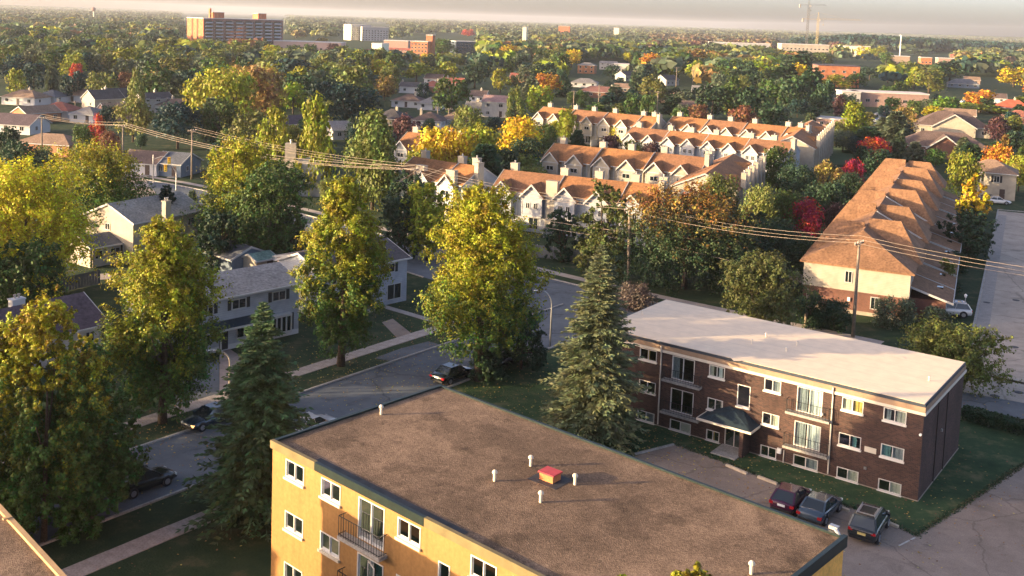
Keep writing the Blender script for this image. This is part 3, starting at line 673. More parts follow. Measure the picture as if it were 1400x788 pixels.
def house(label, c, yaw, w, d, e, rise, kind='gable', wall='brick', roofc=(.12, .09, .08), ch=None, chm='brick', wins=True, win_rows=None, door=True, cat='house', name='house', group=None, dormers=(), shutters=False):
    c = Vector((c[0], c[1], 0)); r = thing(name, label, cat, c, yaw, group)
    gable_wall(w, d, e, rise, kind).build('wall', wallm(wall), r)
    rf = roof_mesh(w, d, e, rise, kind).build('roof', shingle(roofc) if kind != 'flat' else M('pale_flat_roof', (.55, .5, .46), .8, .3, .15), r)
    if kind != 'flat':
        D2 = d/2+.42; ez = e - .4*rise/(d/2)*.5
        for s in (1, -1): b = MB(); b.box(-w/2-.4, w/2+.4, min(s*D2, s*(D2+.1)), max(s*D2, s*(D2+.1)), ez-.02, ez+.16); b.build('gutter', TRIM, rf)
    if kind == 'gable':
        k = rise/(d/2)
        for t in (1, -1): chevron(t*(w/2+.25), d/2+.4, e-.2*k+.05, e+rise+.05).build('rake_board', TRIM, rf)
    if ch: chimney(rf, ch[0]*w/2, ch[1]*d/2, e-.1, e+rise+.7, wallm(chm) if chm in ('brick', 'cream', 'white', 'grey') else chm, .75)
    rows = win_rows or ([1.0] if e < 4 else [.9, 3.6])
    if wins:
        n = max(2, int(w/3.6))
        for z in rows:
            for s in (-1, 1):
                for i in range(n):
                    x = -w/2 + w*(i+.5)/n
                    if door and s < 0 and z == rows[0] and i == n//2: continue
                    fwin(r, (x, s*d/2, z), (0, s, 0), 1.5 if i % 2 else 1.2, 1.15, shutters=shutters and s < 0)
            for s in (-1, 1): fwin(r, (s*w/2, -d*.18, z), (s, 0, 0), 1.0, 1.1)
    if door:
        x = -w/2 + w*(max(2, int(w/3.6))//2+.5)/max(2, int(w/3.6)); b = MB(); b.box(x-.5, x+.5, -d/2-.05, -d/2-.004, .15, 2.2); dd = b.build('door', M('dark_door', (.06, .04, .035), .5), r)
        b = MB(); b.box(x+.36, x+.42, -d/2-.1, -d/2-.053, 1.1, 1.2); b.build('handle', METAL, dd)
        b = MB(); b.box(x-.9, x+.9, -d/2-1.2, -d/2-.003, 0, .14); b.build('doorstep', CONC, r)
    return r
def at_roof(u, v, h): return G(u, v, h)
GREYR = (.2, .19, .185); BRNR = (.115, .08, .07); TANR = (.24, .16, .11); REDR = (.3, .1, .07); DKR = (.07, .065, .07); BLUR = (.1, .11, .13); PURR = (.09, .065, .075)
# ---- near houses, placed by corners seen in the photograph
def yawof(a, b): d = b-a; return math.atan2(d.y, d.x)
# white two storey house with the long pale roof (gable towards the street)
hn_ = G(182, 306, 5.5); hwy = math.radians(58.7); hx_ = Vector((math.cos(hwy), math.sin(hwy), 0)); hy_ = Vector((-hx_.y, hx_.x, 0)); hL, hW = 12.6, 9.4
hw = house('white two storey house with long pale grey roof and a bright gable end', hn_ + hx_*hL/2 + hy_*hW/2, hwy, hL, hW, 5.5, 2.0, 'gable', 'cream', (.3, .28, .25), None, 'white', False, door=False)
fwin(hw, (-hL/2, .2, 4.0), (-1, 0, 0), 1.0, .95); fwin(hw, (-hL/2, -2.3, 1.2), (-1, 0, 0), 1.15, 1.25); 
for x in (-3.5, .5, 4): fwin(hw, (x, -hW/2, 3.7), (0, -1, 0), 1.3, 1.1); fwin(hw, (x, -hW/2, 1.0), (0, -1, 0), 1.3, 1.2)
q = loc_of(hw.location, hwy, G(227.5, 294.7, 6.2)); chimney(hw, q.x, q.y, 5.3, 8.1, wallm('cream'), .95, .75, 2)
# grey semi with dark shutters and a long dark porch awning
ga, gb = G(293, 409, 5.5), G(410.5, 386.5, 5.5); sd = (gb-ga).normalized(); sy = math.atan2(sd.y, sd.x)
sL = 15.5; sc = gb - sd*sL/2 + Vector((-sd.y, sd.x, 0))*4.2
semi = house('grey sided house with shuttered upper windows and a long dark porch awning', sc, sy, sL, 8.0, 5.4, 1.35, 'gable', 'bluegrey', (.26, .245, .23), wins=False, door=False)
for x in (-5.4, -3.2, .35, 5.2): fwin(semi, (x, -4.0, 3.95), (0, -1, 0), 1.7 if x > 0 else 1.25, 1.05, shutters=True)
def part(name, mat, parent, *boxes, smooth=False):
    b = MB()
    for q in boxes: b.box(*q)
    return b.build(name, mat, parent, smooth=smooth)
b = MB(); b.hexa([(-6.4, -5.6, 2.55), (3.4, -5.6, 2.55), (3.4, -4.0, 2.6), (-6.4, -4.0, 2.6), (-6.4, -5.6, 2.68), (3.4, -5.6, 2.68), (3.4, -4.003, 3.05), (-6.4, -4.003, 3.05)]); b.build('awning', M('dark_teal_shingle'), semi)
b = MB(); b.bar((-6.45, -5.68, 2.62), (3.45, -5.68, 2.62), .1, .18); b.build('awning_fascia', TRIM, semi)
for x in (-6.1, -2.6, 3.1): part('porch_post', TRIM, semi, (x-.07, x+.07, -5.5, -5.36, 0, 2.55))
bw_ = part('bay_window', TRIM, semi, (3.9, 6.5, -4.62, -4.004, .5, .72), (3.9, 6.5, -4.62, -4.004, 2.3, 2.55), *[(x-.07, x+.07, -4.6, -4.45, .72, 2.3) for x in (3.97, 4.6, 5.2, 5.8, 6.43)])
part('pane', DARKGLASS, bw_, (3.95, 6.45, -4.5, -4.01, .72, 2.3))
part('shutter', SHUT, semi, (6.7, 7.1, -4.06, -4.004, .6, 2.4)); 
part('garage_door', SHUT, semi, (-1.9, -.9, -4.06, -4.004, .1, 2.2)); fwin(semi, (-3.4, -4.0, .9), (0, -1, 0), 1.0, 1.4); fwin(semi, (1.0, -4.0, .9), (0, -1, 0), 1.8, 1.2)
part('wall_base', M('brown_brick_wall'), semi, (-7.72, 7.75, -4.03, -4.003, 0, .5))
# third house, dark roof, half behind the oval tree
ta = G(557, 352, 5.3); h3 = house('grey house with a dark brown roof between the two golden street trees', ta + Vector((-.69, .72, 0))*4.2 - sd*6.3, sy, 12.8, 8.0, 5.2, 1.5, 'gable', 'bluegrey', DKR, wins=False, door=True)
for x in (-3.4, 0, 3.6): fwin(h3, (x, -4, 3.8), (0, -1, 0), 1.7, 1.1, shutters=True)
fwin(h3, (4.4, -4, .5), (0, -1, 0), 2.2, 1.9); fwin(h3, (-4, -4, .8), (0, -1, 0), 2.0, 1.4)
# long dark roofed bungalow at the left
la, lb = G(-40, 487, 2.9), G(147, 443, 2.9); ld_ = (lb-la).normalized(); ly = math.atan2(ld_.y, ld_.x)
bung = house('long low house with a plain dark plum roof behind the spiky yellow poplars', (la+lb)/2 + Vector((-ld_.y, ld_.x, 0))*4.6, ly, (lb-la).length, 8.6, 2.9, 2.1, 'gable', 'white', PURR, wins=False, door=False)
for x in (5.0, 6.6): fwin(bung, (x, -4.3, 1.1), (0, -1, 0), 1.0, 1.4)
q = G(23, 418, 5.0); chl = loc_of(bung.location, ly, q); chimney(bung, chl.x, chl.y, 3, 5.6, M('brown_brick_wall'), 1.3, .8, 2)
house('small navy gabled outbuilding behind the pale roofed grey house', G(322, 337, 3.2), sy+1.57, 7, 5.5, 2.5, 1.2, 'gable', 'blue', BLUR, wins=False, door=False)
shed = house('little cream shed with a pale green roof behind the grey house', G(354, 345, 3.2), sy+.1, 3.0, 2.6, 2.5, .6, 'gable', 'cream', (.16, .25, .21), wins=False, door=True, cat='shed', name='shed')
house('beige house end with low pitched roof just left of the tall oval golden tree', G(425, 351, 4.6)+Vector((1.5, 2, 0)), sy, 8.5, 8, 4.0, 1.0, 'gable', 'pink', TANR, wins=False, door=False)
an = house('low annex with a slate blue roof on the left side of the white house', G(132, 325, 3.3), math.radians(53), 5, 4.6, 2.6, 1.1, 'gable', 'cream', BLUR, wins=True, door=False, win_rows=[1.0])
# timber deck with its rail beside the white house
dk = thing('deck', 'raised timber deck with a thin rail behind the white house', 'deck', G(140, 360), math.radians(53))
for i in range(12): part('plank', M('deck_wood', (.36, .22, .15), .85, 3, .25), dk, (-2.6+i*.43, -2.6+i*.43+.41, -1.6, 1.6, 1.5, 1.56))
for x in (-2.4, 2.3):
    for y in (-1.45, 1.45): part('post', WOODPOLE, dk, (x-.06, x+.06, y-.06, y+.06, 0, 2.45))
part('rail', WHITE, dk, (-2.6, 2.5, 1.47, 1.53, 2.4, 2.46), (-2.6, 2.5, 1.47, 1.53, 2.0, 2.04))
# ---- scattered houses of the neighbourhood: (u, v of ridge centre, ridge height, width px, yaw deg, depth, eave, kind, wall, roof, chimney, label)
HL = [
 (36, 121, 5.4, 50, -14, 9, 3.2, 'hip', 'brown', TANR, (.2, 0), 'long tan hip roofed bungalow under the yellow green tree at the far left'),
 (72, 121, 5.0, 30, -14, 9, 3.0, 'hip', 'grey', BLUR, None, 'slate grey hip roofed bungalow touching the long tan roofed one'),
 (108, 119, 5.2, 44, -10, 9, 3.0, 'hip', 'brown', TANR, None, 'tan hip roofed bungalow below the small red tree'),
 (141, 123, 6.0, 30, 50, 8, 3.2, 'gable', 'cream', DKR, (.3, .3), 'dark roofed house with two cream gables and a white chimney'),
 (160, 121, 6.0, 24, 50, 8, 3.2, 'gable', 'cream', DKR, None, 'dark roofed house with one bright cream gable beside the tall two tone tree'),
 (82, 137, 5.4, 44, -8, 9, 3.2, 'hip', 'brown', REDR, (-.1, 0), 'brick bungalow with a dull red hip roof and white porch posts'),
 (50, 145, 4.6, 30, 55, 7, 2.8, 'gable', 'orange', TANR, None, 'small house with a sunlit orange brick gable'),
 (122, 143, 5.0, 34, -10, 9, 3.0, 'hip', 'brown', GREYR, None, 'pale grey hip roofed house right of the red roofed bungalow'),
 (22, 153, 5.4, 72, -12, 9, 3.0, 'gable', 'brown', PURR, None, 'long house with a plum roof, white eaves and white porch columns'),
 (72, 180, 5.2, 78, -12, 8, 3.4, 'hip', 'orange', TANR, None, 'sunlit orange brick bungalow with a flat looking tan roof'),
 (163, 141, 5.0, 22, 40, 7, 3.0, 'gable', 'pink', TANR, (.3, 0), 'small pink gabled house near the round dark tree'),
 (209, 127, 6.2, 20, 45, 7, 4.4, 'gable', 'white', DKR, (.2, .2), 'narrow white house with dark roof right of the tall two tone tree'),
 (243, 133, 5.0, 48, -10, 9, 3.0, 'hip', 'brown', BRNR, (-.3, 0), 'low brown roofed house left of the big yellow willow'),
 (204, 203, 5.0, 54, -16, 8, 3.0, 'gable', 'brown', BRNR, None, 'low brown roofed house behind the traffic signals'),
 (243, 205, 5.0, 40, -16, 8, 3.2, 'gable', 'blue', BLUR, None, 'blue grey gabled house left of the pole with crossed wires'),
 (468, 163, 5.2, 34, 20, 9, 3.2, 'gable', 'white', GREYR, None, 'pale grey roofed building between the two tall conical trees'),
 (403, 158, 5.2, 18, 40, 8, 3.2, 'gable', 'tan', PURR, None, 'bit of plum roofed house behind the conical golden green tree'),
 (388, 178, 4.8, 14, -10, 7, 3.0, 'gable', 'pink', REDR, None, 'bit of pink roofed house left of the conical golden green tree'),
 (565, 111, 5.2, 32, -12, 9, 3.4, 'gable', 'brown', DKR, (-.9, 0), 'dark slate roofed house near the red roofed one'),
 (592, 109, 5.6, 26, -12, 9, 3.2, 'hip', 'orange', REDR, (.5, 0), 'red roofed house behind the large dark round tree'),
 (620, 105, 5.6, 30, -12, 8, 3.2, 'gable', 'brick', REDR, (-.5, 0), 'second red roofed house with a white chimney and bright gable'),
 (560, 127, 5.2, 40, -12, 10, 3.0, 'hip', 'brown', BRNR, (.4, 0), 'brown hip roofed house below the dark slate roofed one'),
 (590, 131, 5.0, 30, -12, 9, 3.0, 'hip', 'grey', GREYR, None, 'grey hip roofed house left of the large dark round tree'),
 (537, 147, 5.6, 40, -20, 9, 3.0, 'hip', 'cream', DKR, (.3, 0), 'dark hip roofed house with a lit cream corner and tall chimney'),
 (588, 151, 5.2, 40, -14, 9, 3.0, 'hip', 'brown', BRNR, (-.6, 0), 'brown roofed house left of the yellow street pole'),
 (622, 151, 5.0, 34, -14, 9, 3.0, 'hip', 'grey', TANR, None, 'tan and grey roofed house right of the yellow street pole'),
 (680, 131, 7.2, 34, -14, 9, 5.2, 'gable', 'white', (.32, .2, .18), None, 'white two storey house with a flat pinkish roof'),
 (656, 122, 5.2, 22, -14, 8, 3.0, 'gable', 'brown', BRNR, (.2, 0), 'small brown roofed house behind the white two storey house'),
 (651, 137, 5.2, 24, -14, 8, 3.0, 'gable', 'grey', GREYR, (.2, 0), 'grey roofed house left of the white two storey house'),
 (712, 99, 5.4, 26, -12, 9, 3.4, 'gable', 'orange', REDR, None, 'small sunlit red roofed house beside the tall olive tree'),
 (803, 86, 7.0, 22, -18, 8, 5.4, 'hip', 'orange', GREYR, None, 'two storey brick house with a pale grey hip roof and lit corner'),
 (800, 106, 5.0, 34, -12, 9, 3.0, 'hip', 'grey', GREYR, None, 'low grey house just below the two storey brick one'),
 (822, 117, 5.4, 56, -16, 10, 3.2, 'hip', 'brick', (.2, .095, .08), (.5, 0), 'wide dull red hip roofed bungalow behind the far white townhouses'),
 (856, 113, 5.0, 30, -14, 9, 3.0, 'gable', 'tan', TANR, None, 'tan roofed house right of the wide red roofed bungalow'),
 (912, 103, 5.6, 22, 40, 8, 3.2, 'gable', 'white', DKR, None, 'house with one bright white gable below the olive autumn trees'),
 (857, 98, 5.4, 18, 40, 8, 3.2, 'gable', 'white', DKR, None, 'small house with a lit white gable left of the orange oak'),
 (832, 84, 6.0, 22, -14, 8, 4.6, 'gable', 'white', GREYR, None, 'white house front standing behind the dark hedge'),
 (925, 124, 5.2, 36, -18, 10, 3.0, 'hip', 'tan', TANR, None, 'pale tan roofed house on the road behind the townhouses'),
 (960, 116, 5.0, 24, -18, 8, 3.0, 'gable', 'white', GREYR, None, 'small pale roofed house right of the pale tan roofed one'),
 (938, 136, 5.0, 36, -18, 9, 3.0, 'gable', 'brown', BRNR, None, 'brown roofed house hidden just behind the sunny townhouse ridge'),
 (1317, 107, 6.0, 36, -20, 10, 3.2, 'hip', 'blue', BLUR, None, 'blue grey hip roofed house behind the orange tree at the right'),
 (1329, 104, 5.4, 18, -20, 8, 3.2, 'gable', 'pink', TANR, None, 'small pinkish house beside the blue grey hip roofed one'),
 (1385, 135, 6.6, 40, -24, 10, 3.4, 'hip', 'brick', (.4, .09, .05), (.1, 0), 'bright red hip roofed brick house at the far right edge'),
 (1393, 149, 5.6, 34, -24, 9, 3.2, 'hip', 'brick', (.26, .1, .07), None, 'dull red roofed brick house below the bright red hip roof'),
 (1355, 126, 5.2, 34, -24, 9, 3.0, 'gable', 'brown', BRNR, None, 'brown roofed house between the orange tree and bright red roof'),
 (1138, 152, 5.6, 34, -30, 9, 3.6, 'flat', 'pink', BRNR, None, 'plain pink brown box building behind the upright yellow green tree'),
 (100, 54, 6.0, 20, -15, 9, 3.6, 'gable', 'pink', REDR, None, 'far pink house under the light yellow tree'),
 (46, 62, 6.0, 10, -15, 9, 4.4, 'gable', 'white', GREYR, None, 'far tiny white house left of the dark round tree'),
 (117, 66, 5.6, 34, -15, 10, 3.2, 'hip', 'brick', REDR, None, 'far dull red roof beside the round orange tree'),
 (33, 75, 5.0, 30, -15, 9, 3.2, 'gable', 'white', BLUR, None, 'far pale blue roof among the dark trees at the left'),
 (2, 70, 6.0, 14, -15, 9, 4.0, 'gable', 'orange', REDR, None, 'far orange house at the left margin'),
 (595, 100, 5.4, 24, -12, 9, 3.2, 'gable', 'brown', BRNR, None, 'far brown roof above the red roofed houses'),
 (750, 92, 5.4, 24, -12, 9, 3.2, 'gable', 'white', GREYR, None, 'far pale house by the dark pines behind the townhouses'),
 (545, 66, 6.0, 40, -10, 12, 4.0, 'gable', 'pink', REDR, None, 'far pink strip of building beside the grey green trees'),
 (1310, 147, 5.2, 40, -25, 9, 3.0, 'gable', 'tan', TANR, None, 'tan roofed house behind the yellow hedge at the right'),
]
HPOS = []
for (u, v, h, wpx, yd, d, e, kind, wall, roofc, ch, lab) in HL:
    c = G(u, v, h); w = max(6.0, wpx*c.y/F_PX/max(.75, abs(math.cos(math.radians(yd)))))
    if abs(yd) > 35: w = 11.0
    n = Vector((-math.sin(math.radians(yd)), math.cos(math.radians(yd)), 0))
    near = c.y < 420
    if e < 3.7 and abs(yd) < 35: h -= .6; e -= .6
    if wall in ('white', 'grey', 'cream') and not any(k in lab for k in ('white', 'cream', 'pale', 'lit')): wall = 'brown'
    house(lab, c, math.radians(yd), w, d, e, h-e if kind != 'flat' else 0, kind, wall, roofc, ch, 'cream' if ch else 'brick', True, None, near)
    HPOS.append((c.x, c.y, max(w, d)*.62))
for o_ in (hw, semi, h3, bung, shed, an, dk): HPOS.append((o_.location.x, o_.location.y, 9.0))
# brown twin gabled hall and its neighbour on the right
def hall(label, u, v, h, yd, w, d, e, wall, gwall, gw):
    c = G(u, v, h); r = house(label, c, math.radians(yd), w, d, e, h-e, 'hip', wall, BRNR, None, wins=True, win_rows=[1.0], door=True, cat='building', name='hall')
    # cross gable facing the camera
    rise = h-e-.5; b = MB(); y0, yb_ = -d/2-1.5, 0; k = gw/2
    b.q((-k, y0, 0), (k, y0, 0), (k, y0, e), (0, y0, e+rise), (-k, y0, e)); b.q((k, y0, 0), (k, yb_, 0), (k, yb_, e), (k, y0, e)); b.q((-k, yb_, 0), (-k, y0, 0), (-k, y0, e), (-k, yb_, e)); g_ = b.build('gable_wall', wallm(gwall), r)
    b = MB(); o = .5; zz = e-.2
    b.hexa([(-k-o, y0-o, zz-.3), (0, y0-o, e+rise), (0, yb_, e+rise), (-k-o, yb_, zz-.3), (-k-o, y0-o, zz-.1), (0, y0-o, e+rise+.22), (0, yb_, e+rise+.22), (-k-o, yb_, zz-.1)])
    b.hexa([(0, y0-o, e+rise), (k+o, y0-o, zz-.3), (k+o, yb_, zz-.3), (0, yb_, e+rise), (0, y0-o, e+rise+.22), (k+o, y0-o, zz-.1), (k+o, yb_, zz-.1), (0, yb_, e+rise+.22)])
    gr = b.build('gable_roof', shingle(BRNR), r)
    o2 = chevron(0, k+o, zz-.15, e+rise+.1, .1, .4).build('rake_board', TRIM, gr, (0, y0-o-.06, 0), math.pi/2)
    HPOS.append((c.x, c.y, max(w, d)*.6)); return r
hall('large brown roofed hall with a broad cream gable', 1302, 153, 7.6, -20, 22, 14, 3.2, 'cream', 'cream', 13)
hall('brown roofed hall with a smaller brick gable trimmed in white', 1290, 181, 6.6, -20, 22, 12, 3.0, 'brick', 'brick', 8.5)
# two storey beige house beside the cul-de-sac
hb_ = house('two storey beige house with sunlit orange roof beside the cul de sac', G(1356, 219, 7.6), math.radians(-28), 9.5, 8.5, 5.4, 2.2, 'hip', 'cream', TANR, None, wins=False, door=True)
for x in (-2.2, 1.2): fwin(hb_, (x, -4.25, 3.5), (0, -1, 0), 1.1, 1.4, shutters=True)
HPOS.append((hb_.location.x, hb_.location.y, 8))
# ================================================================== TOWNHOUSES
TROOF = (.26, .12, .05); TVAR = (TROOF, (.29, .132, .05), (.22, .108, .056))
def bay_meshes(kind, bw, bd, e, rise):
    """projecting gabled bay: body, roof and bargeboards; origin on the wall plane at ground, outward -y"""
    k = ('bay', kind, round(bw, 2), bd, e, rise)
    if k in _mesh: return _mesh[k]
    h = bw/2; z0 = 2.6; a = MB()
    a.q((-h, -bd, z0), (h, -bd, z0), (h, -bd, e), (0, -bd, e+rise), (-h, -bd, e)); a.q((-h, 0, z0), (-h, -bd, z0), (-h, -bd, e), (-h, 0, e)); a.q((h, -bd, z0), (h, 0, z0), (h, 0, e), (h, -bd, e)); a.q((-h, -bd, z0), (-h, 0, z0), (h, 0, z0), (h, -bd, z0))
    r = MB(); o = .35; y1 = 3.2; y0 = -bd-o; s = rise/h; t = .14; ze = e-o*s
    r.hexa([(-h-o, y0, ze), (0, y0, e+rise), (0, y1, e+rise), (-h-o, y1-2.6, ze), (-h-o, y0, ze+t), (0, y0, e+rise+t), (0, y1, e+rise+t), (-h-o, y1-2.6, ze+t)])
    r.hexa([(0, y0, e+rise), (h+o, y0, ze), (h+o, y1-2.6, ze), (0, y1, e+rise), (0, y0, e+rise+t), (h+o, y0, ze+t), (h+o, y1-2.6, ze+t), (0, y1, e+rise+t)])
    g = MB(); g.box(-h, h, -bd-.06, -bd-.004, z0, z0+.2)
    g.box(-h-.02, -h+.1, -bd-.05, -bd-.004, z0+.2, e-.1); g.box(h-.1, h+.02, -bd-.05, -bd-.004, z0+.2, e-.1)
    g.box(-h+.1, h-.1, -bd-.05, -bd-.004, e-.3, e-.1)
    ch_ = chevron(0, h+o, ze+.04, e+rise+.06, .09, .3); ch_.v = [(v[1], y0-.05+v[0], v[2]) for v in ch_.v]
    _mesh[k] = (a.mesh('bay', wallm(kind)), r.mesh('bay_roof', shingle(TROOF)), g.mesh('corner_trim', TRIM), ch_.mesh('rake_board', TRIM)); return _mesh[k]
def townhouses(label, A, yaw, units, unit=4.85, depth=9.5, e=6.2, rise=2.6, step=(0, 0, 1.1, 1.1, 2.2, 2.2, 3.3, 3.3), kind='cream', pair_win=False, ends=True, big_ch=(), drop=0.0):
    """a terrace whose front runs from A along yaw; units come in stepped pairs"""
    r = thing('townhouse_row', label, 'townhouses', (A[0], A[1], 0), yaw, 'townhouse rows of the white complex')
    i = 0
    while i < units:
        n = min(2, units-i); x0 = i*unit; L = n*unit; y = step[i]; ez = e - drop*(i//2)
        gable_wall(L-.06, depth, ez, rise, 'gable').build('wall', wallm(kind), r, (x0+L/2, y+depth/2, 0))
        rf = roof_mesh(L-.3, depth, ez, rise, 'gable', .3).build('roof', shingle(TVAR[(i//2+units) % 3]), r, (x0+L/2, y+depth/2, 0))
        for s in (-1, 1): chevron(s*(L/2+.05), depth/2+.3, ez-.05, ez+rise+.12, .07, .24).build('rake_board', TRIM, rf)
        part('gutter', TRIM, rf, (-L/2-.05, L/2+.05, -depth/2-.42, -depth/2-.3, ez-.2, ez-.03))
        for k in range(n):
            cx = x0 + unit*(k+.42); bwid = unit*.64; am, rm, gm, cm_ = bay_meshes(kind, bwid, 1.0, ez-.2, bwid*.5)
            bay = link('bay', am, r, (cx, y, 0)); link('bay_roof', rm, bay); link('corner_trim', gm, bay); link('rake_board', cm_, bay)
            if pair_win:
                for dx_ in (-.65, .65): fwin(r, (cx+dx_, y-1.0, 3.9), (0, -1, 0), .75, 1.0)
            else: fwin(r, (cx, y-1.0, 4.2), (0, -1, 0), 1.6, .95)
            fwin(r, (cx, y, .5), (0, -1, 0), 1.7, 1.9, 'patio_door')
            part('downspout', TRIM, r, (x0+unit*(k+.86)-.05, x0+unit*(k+.86)+.05, y-.1, y-.004, .1, ez-.3))
            part('yard_wall', TRIM, r, (x0+unit*(k+.98)-.06, x0+unit*(k+.98)+.06, y-3.2, y-.01, 0, 1.7))
        for z in (1.2, 4.0): fwin(r, (x0+L-.03, y+depth*.5, z), (1, 0, 0), 1.0, 1.1)
        for cxp in ((.12, .96) if i % 4 == 0 else (.5,)):
            chimney(rf, -L/2 + L*cxp, 1.6, ez+.5, ez+rise+1.1, wallm('cream'), 1.3, 1.0, 1)
        i += n
    if ends:
        i0 = units-1; chimney(r, units*unit+.45, step[i0]+depth*.35, 0, e+rise+.9, wallm('cream'), .85, 1.5, 1)
    for x in big_ch: chimney(r, x, step[min(units-1, int(x/unit))]-.5, 0, e+2.3, wallm('cream'), 1.9, .9, 0)
    L = units*unit; cpt = Vector((A[0], A[1], 0)) + rot((L/2, depth/2, 0), yaw)
    for k in range(units): q = Vector((A[0], A[1], 0)) + rot(((k+.5)*unit, depth/2, 0), yaw); HPOS.append((q.x, q.y, depth*.62))
    return r
def ty(a, c): return yawof(a, c)
A1, B1 = G(672, 261, 5.9), G(890, 286, 5.9)
townhouses('nearest white townhouse row, in shade, with a broad front chimney and twin square windows', A1, ty(A1, B1), 5, (B1-A1).length/5, kind='bluegrey', pair_win=True, step=(0, 0, .4, .4, .8, .8), big_ch=((B1-A1).length*.4,), rise=2.5)  # white siding, its shade put into a blue grey colour
A2, B2 = G(742, 217, 6.2), G(1000, 247, 6.2)
townhouses('middle sunlit white townhouse row with six front gables, just behind the nearest row', A2, ty(A2, G(930, 238.5, 6.2)), 6, 5.3, step=(0, 0, 1.0, 1.0, 1.8, 1.8))
A3 = G(730, 159, 6.4)
townhouses('far left sunlit white townhouse row behind the small yellow tree', A3, math.radians(-40), 7, 5.3, step=(0, 0, .6, .6, 1.0, 1.0, 1.4), ends=True)
A4 = G(908, 173, 6.4)
townhouses('far right sunlit white townhouse row with a long orange brown ridge', A4, math.radians(-40), 7, 5.3, step=(0, 0, .4, .4, .8, .8, 1.2), ends=True)
A5 = G(852, 188, 6.0)
townhouses('low half hidden townhouse row squeezed between the sunlit rows, tall chimney at its end', A5, math.radians(-36), 8, 5.0, step=(0,)*8, e=5.8, rise=2.3, kind='bluegrey', pair_win=True)
A6, B6 = G(540, 240, 6.0), G(632, 256, 6.0)
townhouses('small grey townhouse row with two tall chimneys beside the crossarm pole', A6, ty(A6, B6), 3, (B6-A6).length/3, step=(0, .3, .3), kind='bluegrey', big_ch=((B6-A6).length*.42, (B6-A6).length*.86))
A7, B7 = G(540, 203, 5.8), G(622, 212, 5.8)
townhouses('plum roofed townhouse row behind the golden trees, two white chimneys', A7, ty(A7, B7), 3, (B7-A7).length/3, step=(0, 0, .5), kind='grey', ends=False)
def end_block(label, gl, gr, far, e, rise, kind='cream'):
    """terrace seen end-on: gl, gr = eave corners of its gable end, far = far end of the right-hand eave"""
    a, c, f = gl, gr, far; x = (f-c); x.z = 0; L = x.length; x.normalize(); w = abs((c-a).dot(Vector((-x.y, x.x, 0))))
    yaw = math.atan2(x.y, x.x); org = c + Vector((-x.y, x.x, 0))*w/2 + x*L/2
    r = thing('townhouse_row', label, 'townhouses', (org.x, org.y, 0), yaw, 'townhouse rows of the white complex')
    gable_wall(L, w, e, rise, 'gable').build('wall', wallm(kind), r); rf = roof_mesh(L, w, e, rise, 'gable', .35).build('roof', shingle(TROOF), r)
    hx = L/2+.2
    for s in (1, -1): chevron(s*hx, w/2+.4, e-.1, e+rise+.12, .08, .26).build('rake_board', TRIM, rf)
    n = max(3, int(L/5)); 
    for i in range(n):
        x_ = -L/2+L*(i+.5)/n
        for z in (.8, 3.8): fwin(r, (x_, -w/2, z), (0, -1, 0), 1.5, 1.3)
        chimney(r, x_+L/n*.45, -w/2-.45, 0, e+1.8+rise*.3, wallm('cream'), 1.5, .85, 1)
        part('bay', wallm(kind), r, (x_-1.3, x_-1.0, -w/2-.5, -w/2-.004, 0, e-.3))
    b = MB(); m = .9
    for i in range(2): b = roof_mesh(w*.35, 3.6, e+.35+i*.3, 1.2, 'gable', .2); o = b.build('cross_gable', shingle(TROOF), rf, (-L/4+i*L/2, -w*.22, 0), math.pi/2)
    HPOS.append((org.x, org.y, max(L, w)*.55)); return r
end_block('nearer townhouse block seen end on, behind the orange topped dark tree', G(917, 256, 6.0), G(1007, 262, 6.0), G(1040, 231, 6.0), 6.0, 2.4)
end_block('farther townhouse block seen end on beside the green field', G(1046, 204, 6.2), G(1113, 204, 6.2), G(1136, 179, 6.2), 6.2, 2.4)
sheet('field', [G(1128, 225), G(1215, 225), G(1215, 178), G(1128, 178)], M('mown_field', (.05, .085, .03), .95, .2, .2), .006)
# ================================================================== LONG BRICK ROW BY THE COURT
RX = math.radians(62.8); RW, RLn = 11.8, 88.0
FLc = Vector((43.45, 124.13, 0)); xr = Vector((math.cos(RX), math.sin(RX), 0)); yr = Vector((-math.sin(RX), math.cos(RX), 0))
RO = FLc - yr*RW/2
row = thing('brick_townhouse_row', 'long brown roofed row of brick and cream townhouses running away beside the court', 'townhouses', RO, RX)
REDBR = wallm('brick'); CRS = wallm('cream')
def ring(z0, z1, mat, name, ins=0.0):
    b = MB(); h = RW/2-ins; x0, x1 = ins, RLn-ins
    for p, q in (((x0, h), (x0, -h)), ((x0, -h), (x1, -h)), ((x1, -h), (x1, h)), ((x1, h), (x0, h))): b.q((*p, z0), (*q, z0), (*q, z1), (*p, z1))
    return b.build(name, mat, row)
ring(0, .45, FND, 'foundation', .0); ring(.45, 2.75, REDBR, 'brick_wall', .015); ring(2.75, 5.9, CRS, 'siding_wall', -.06)
RB = shingle((.225, .12, .064))
b = roof_mesh(RLn, RW, 5.75, 3.3, 'hip', .5); main = b.build('roof', RB, row, (RLn/2, 0, 0))
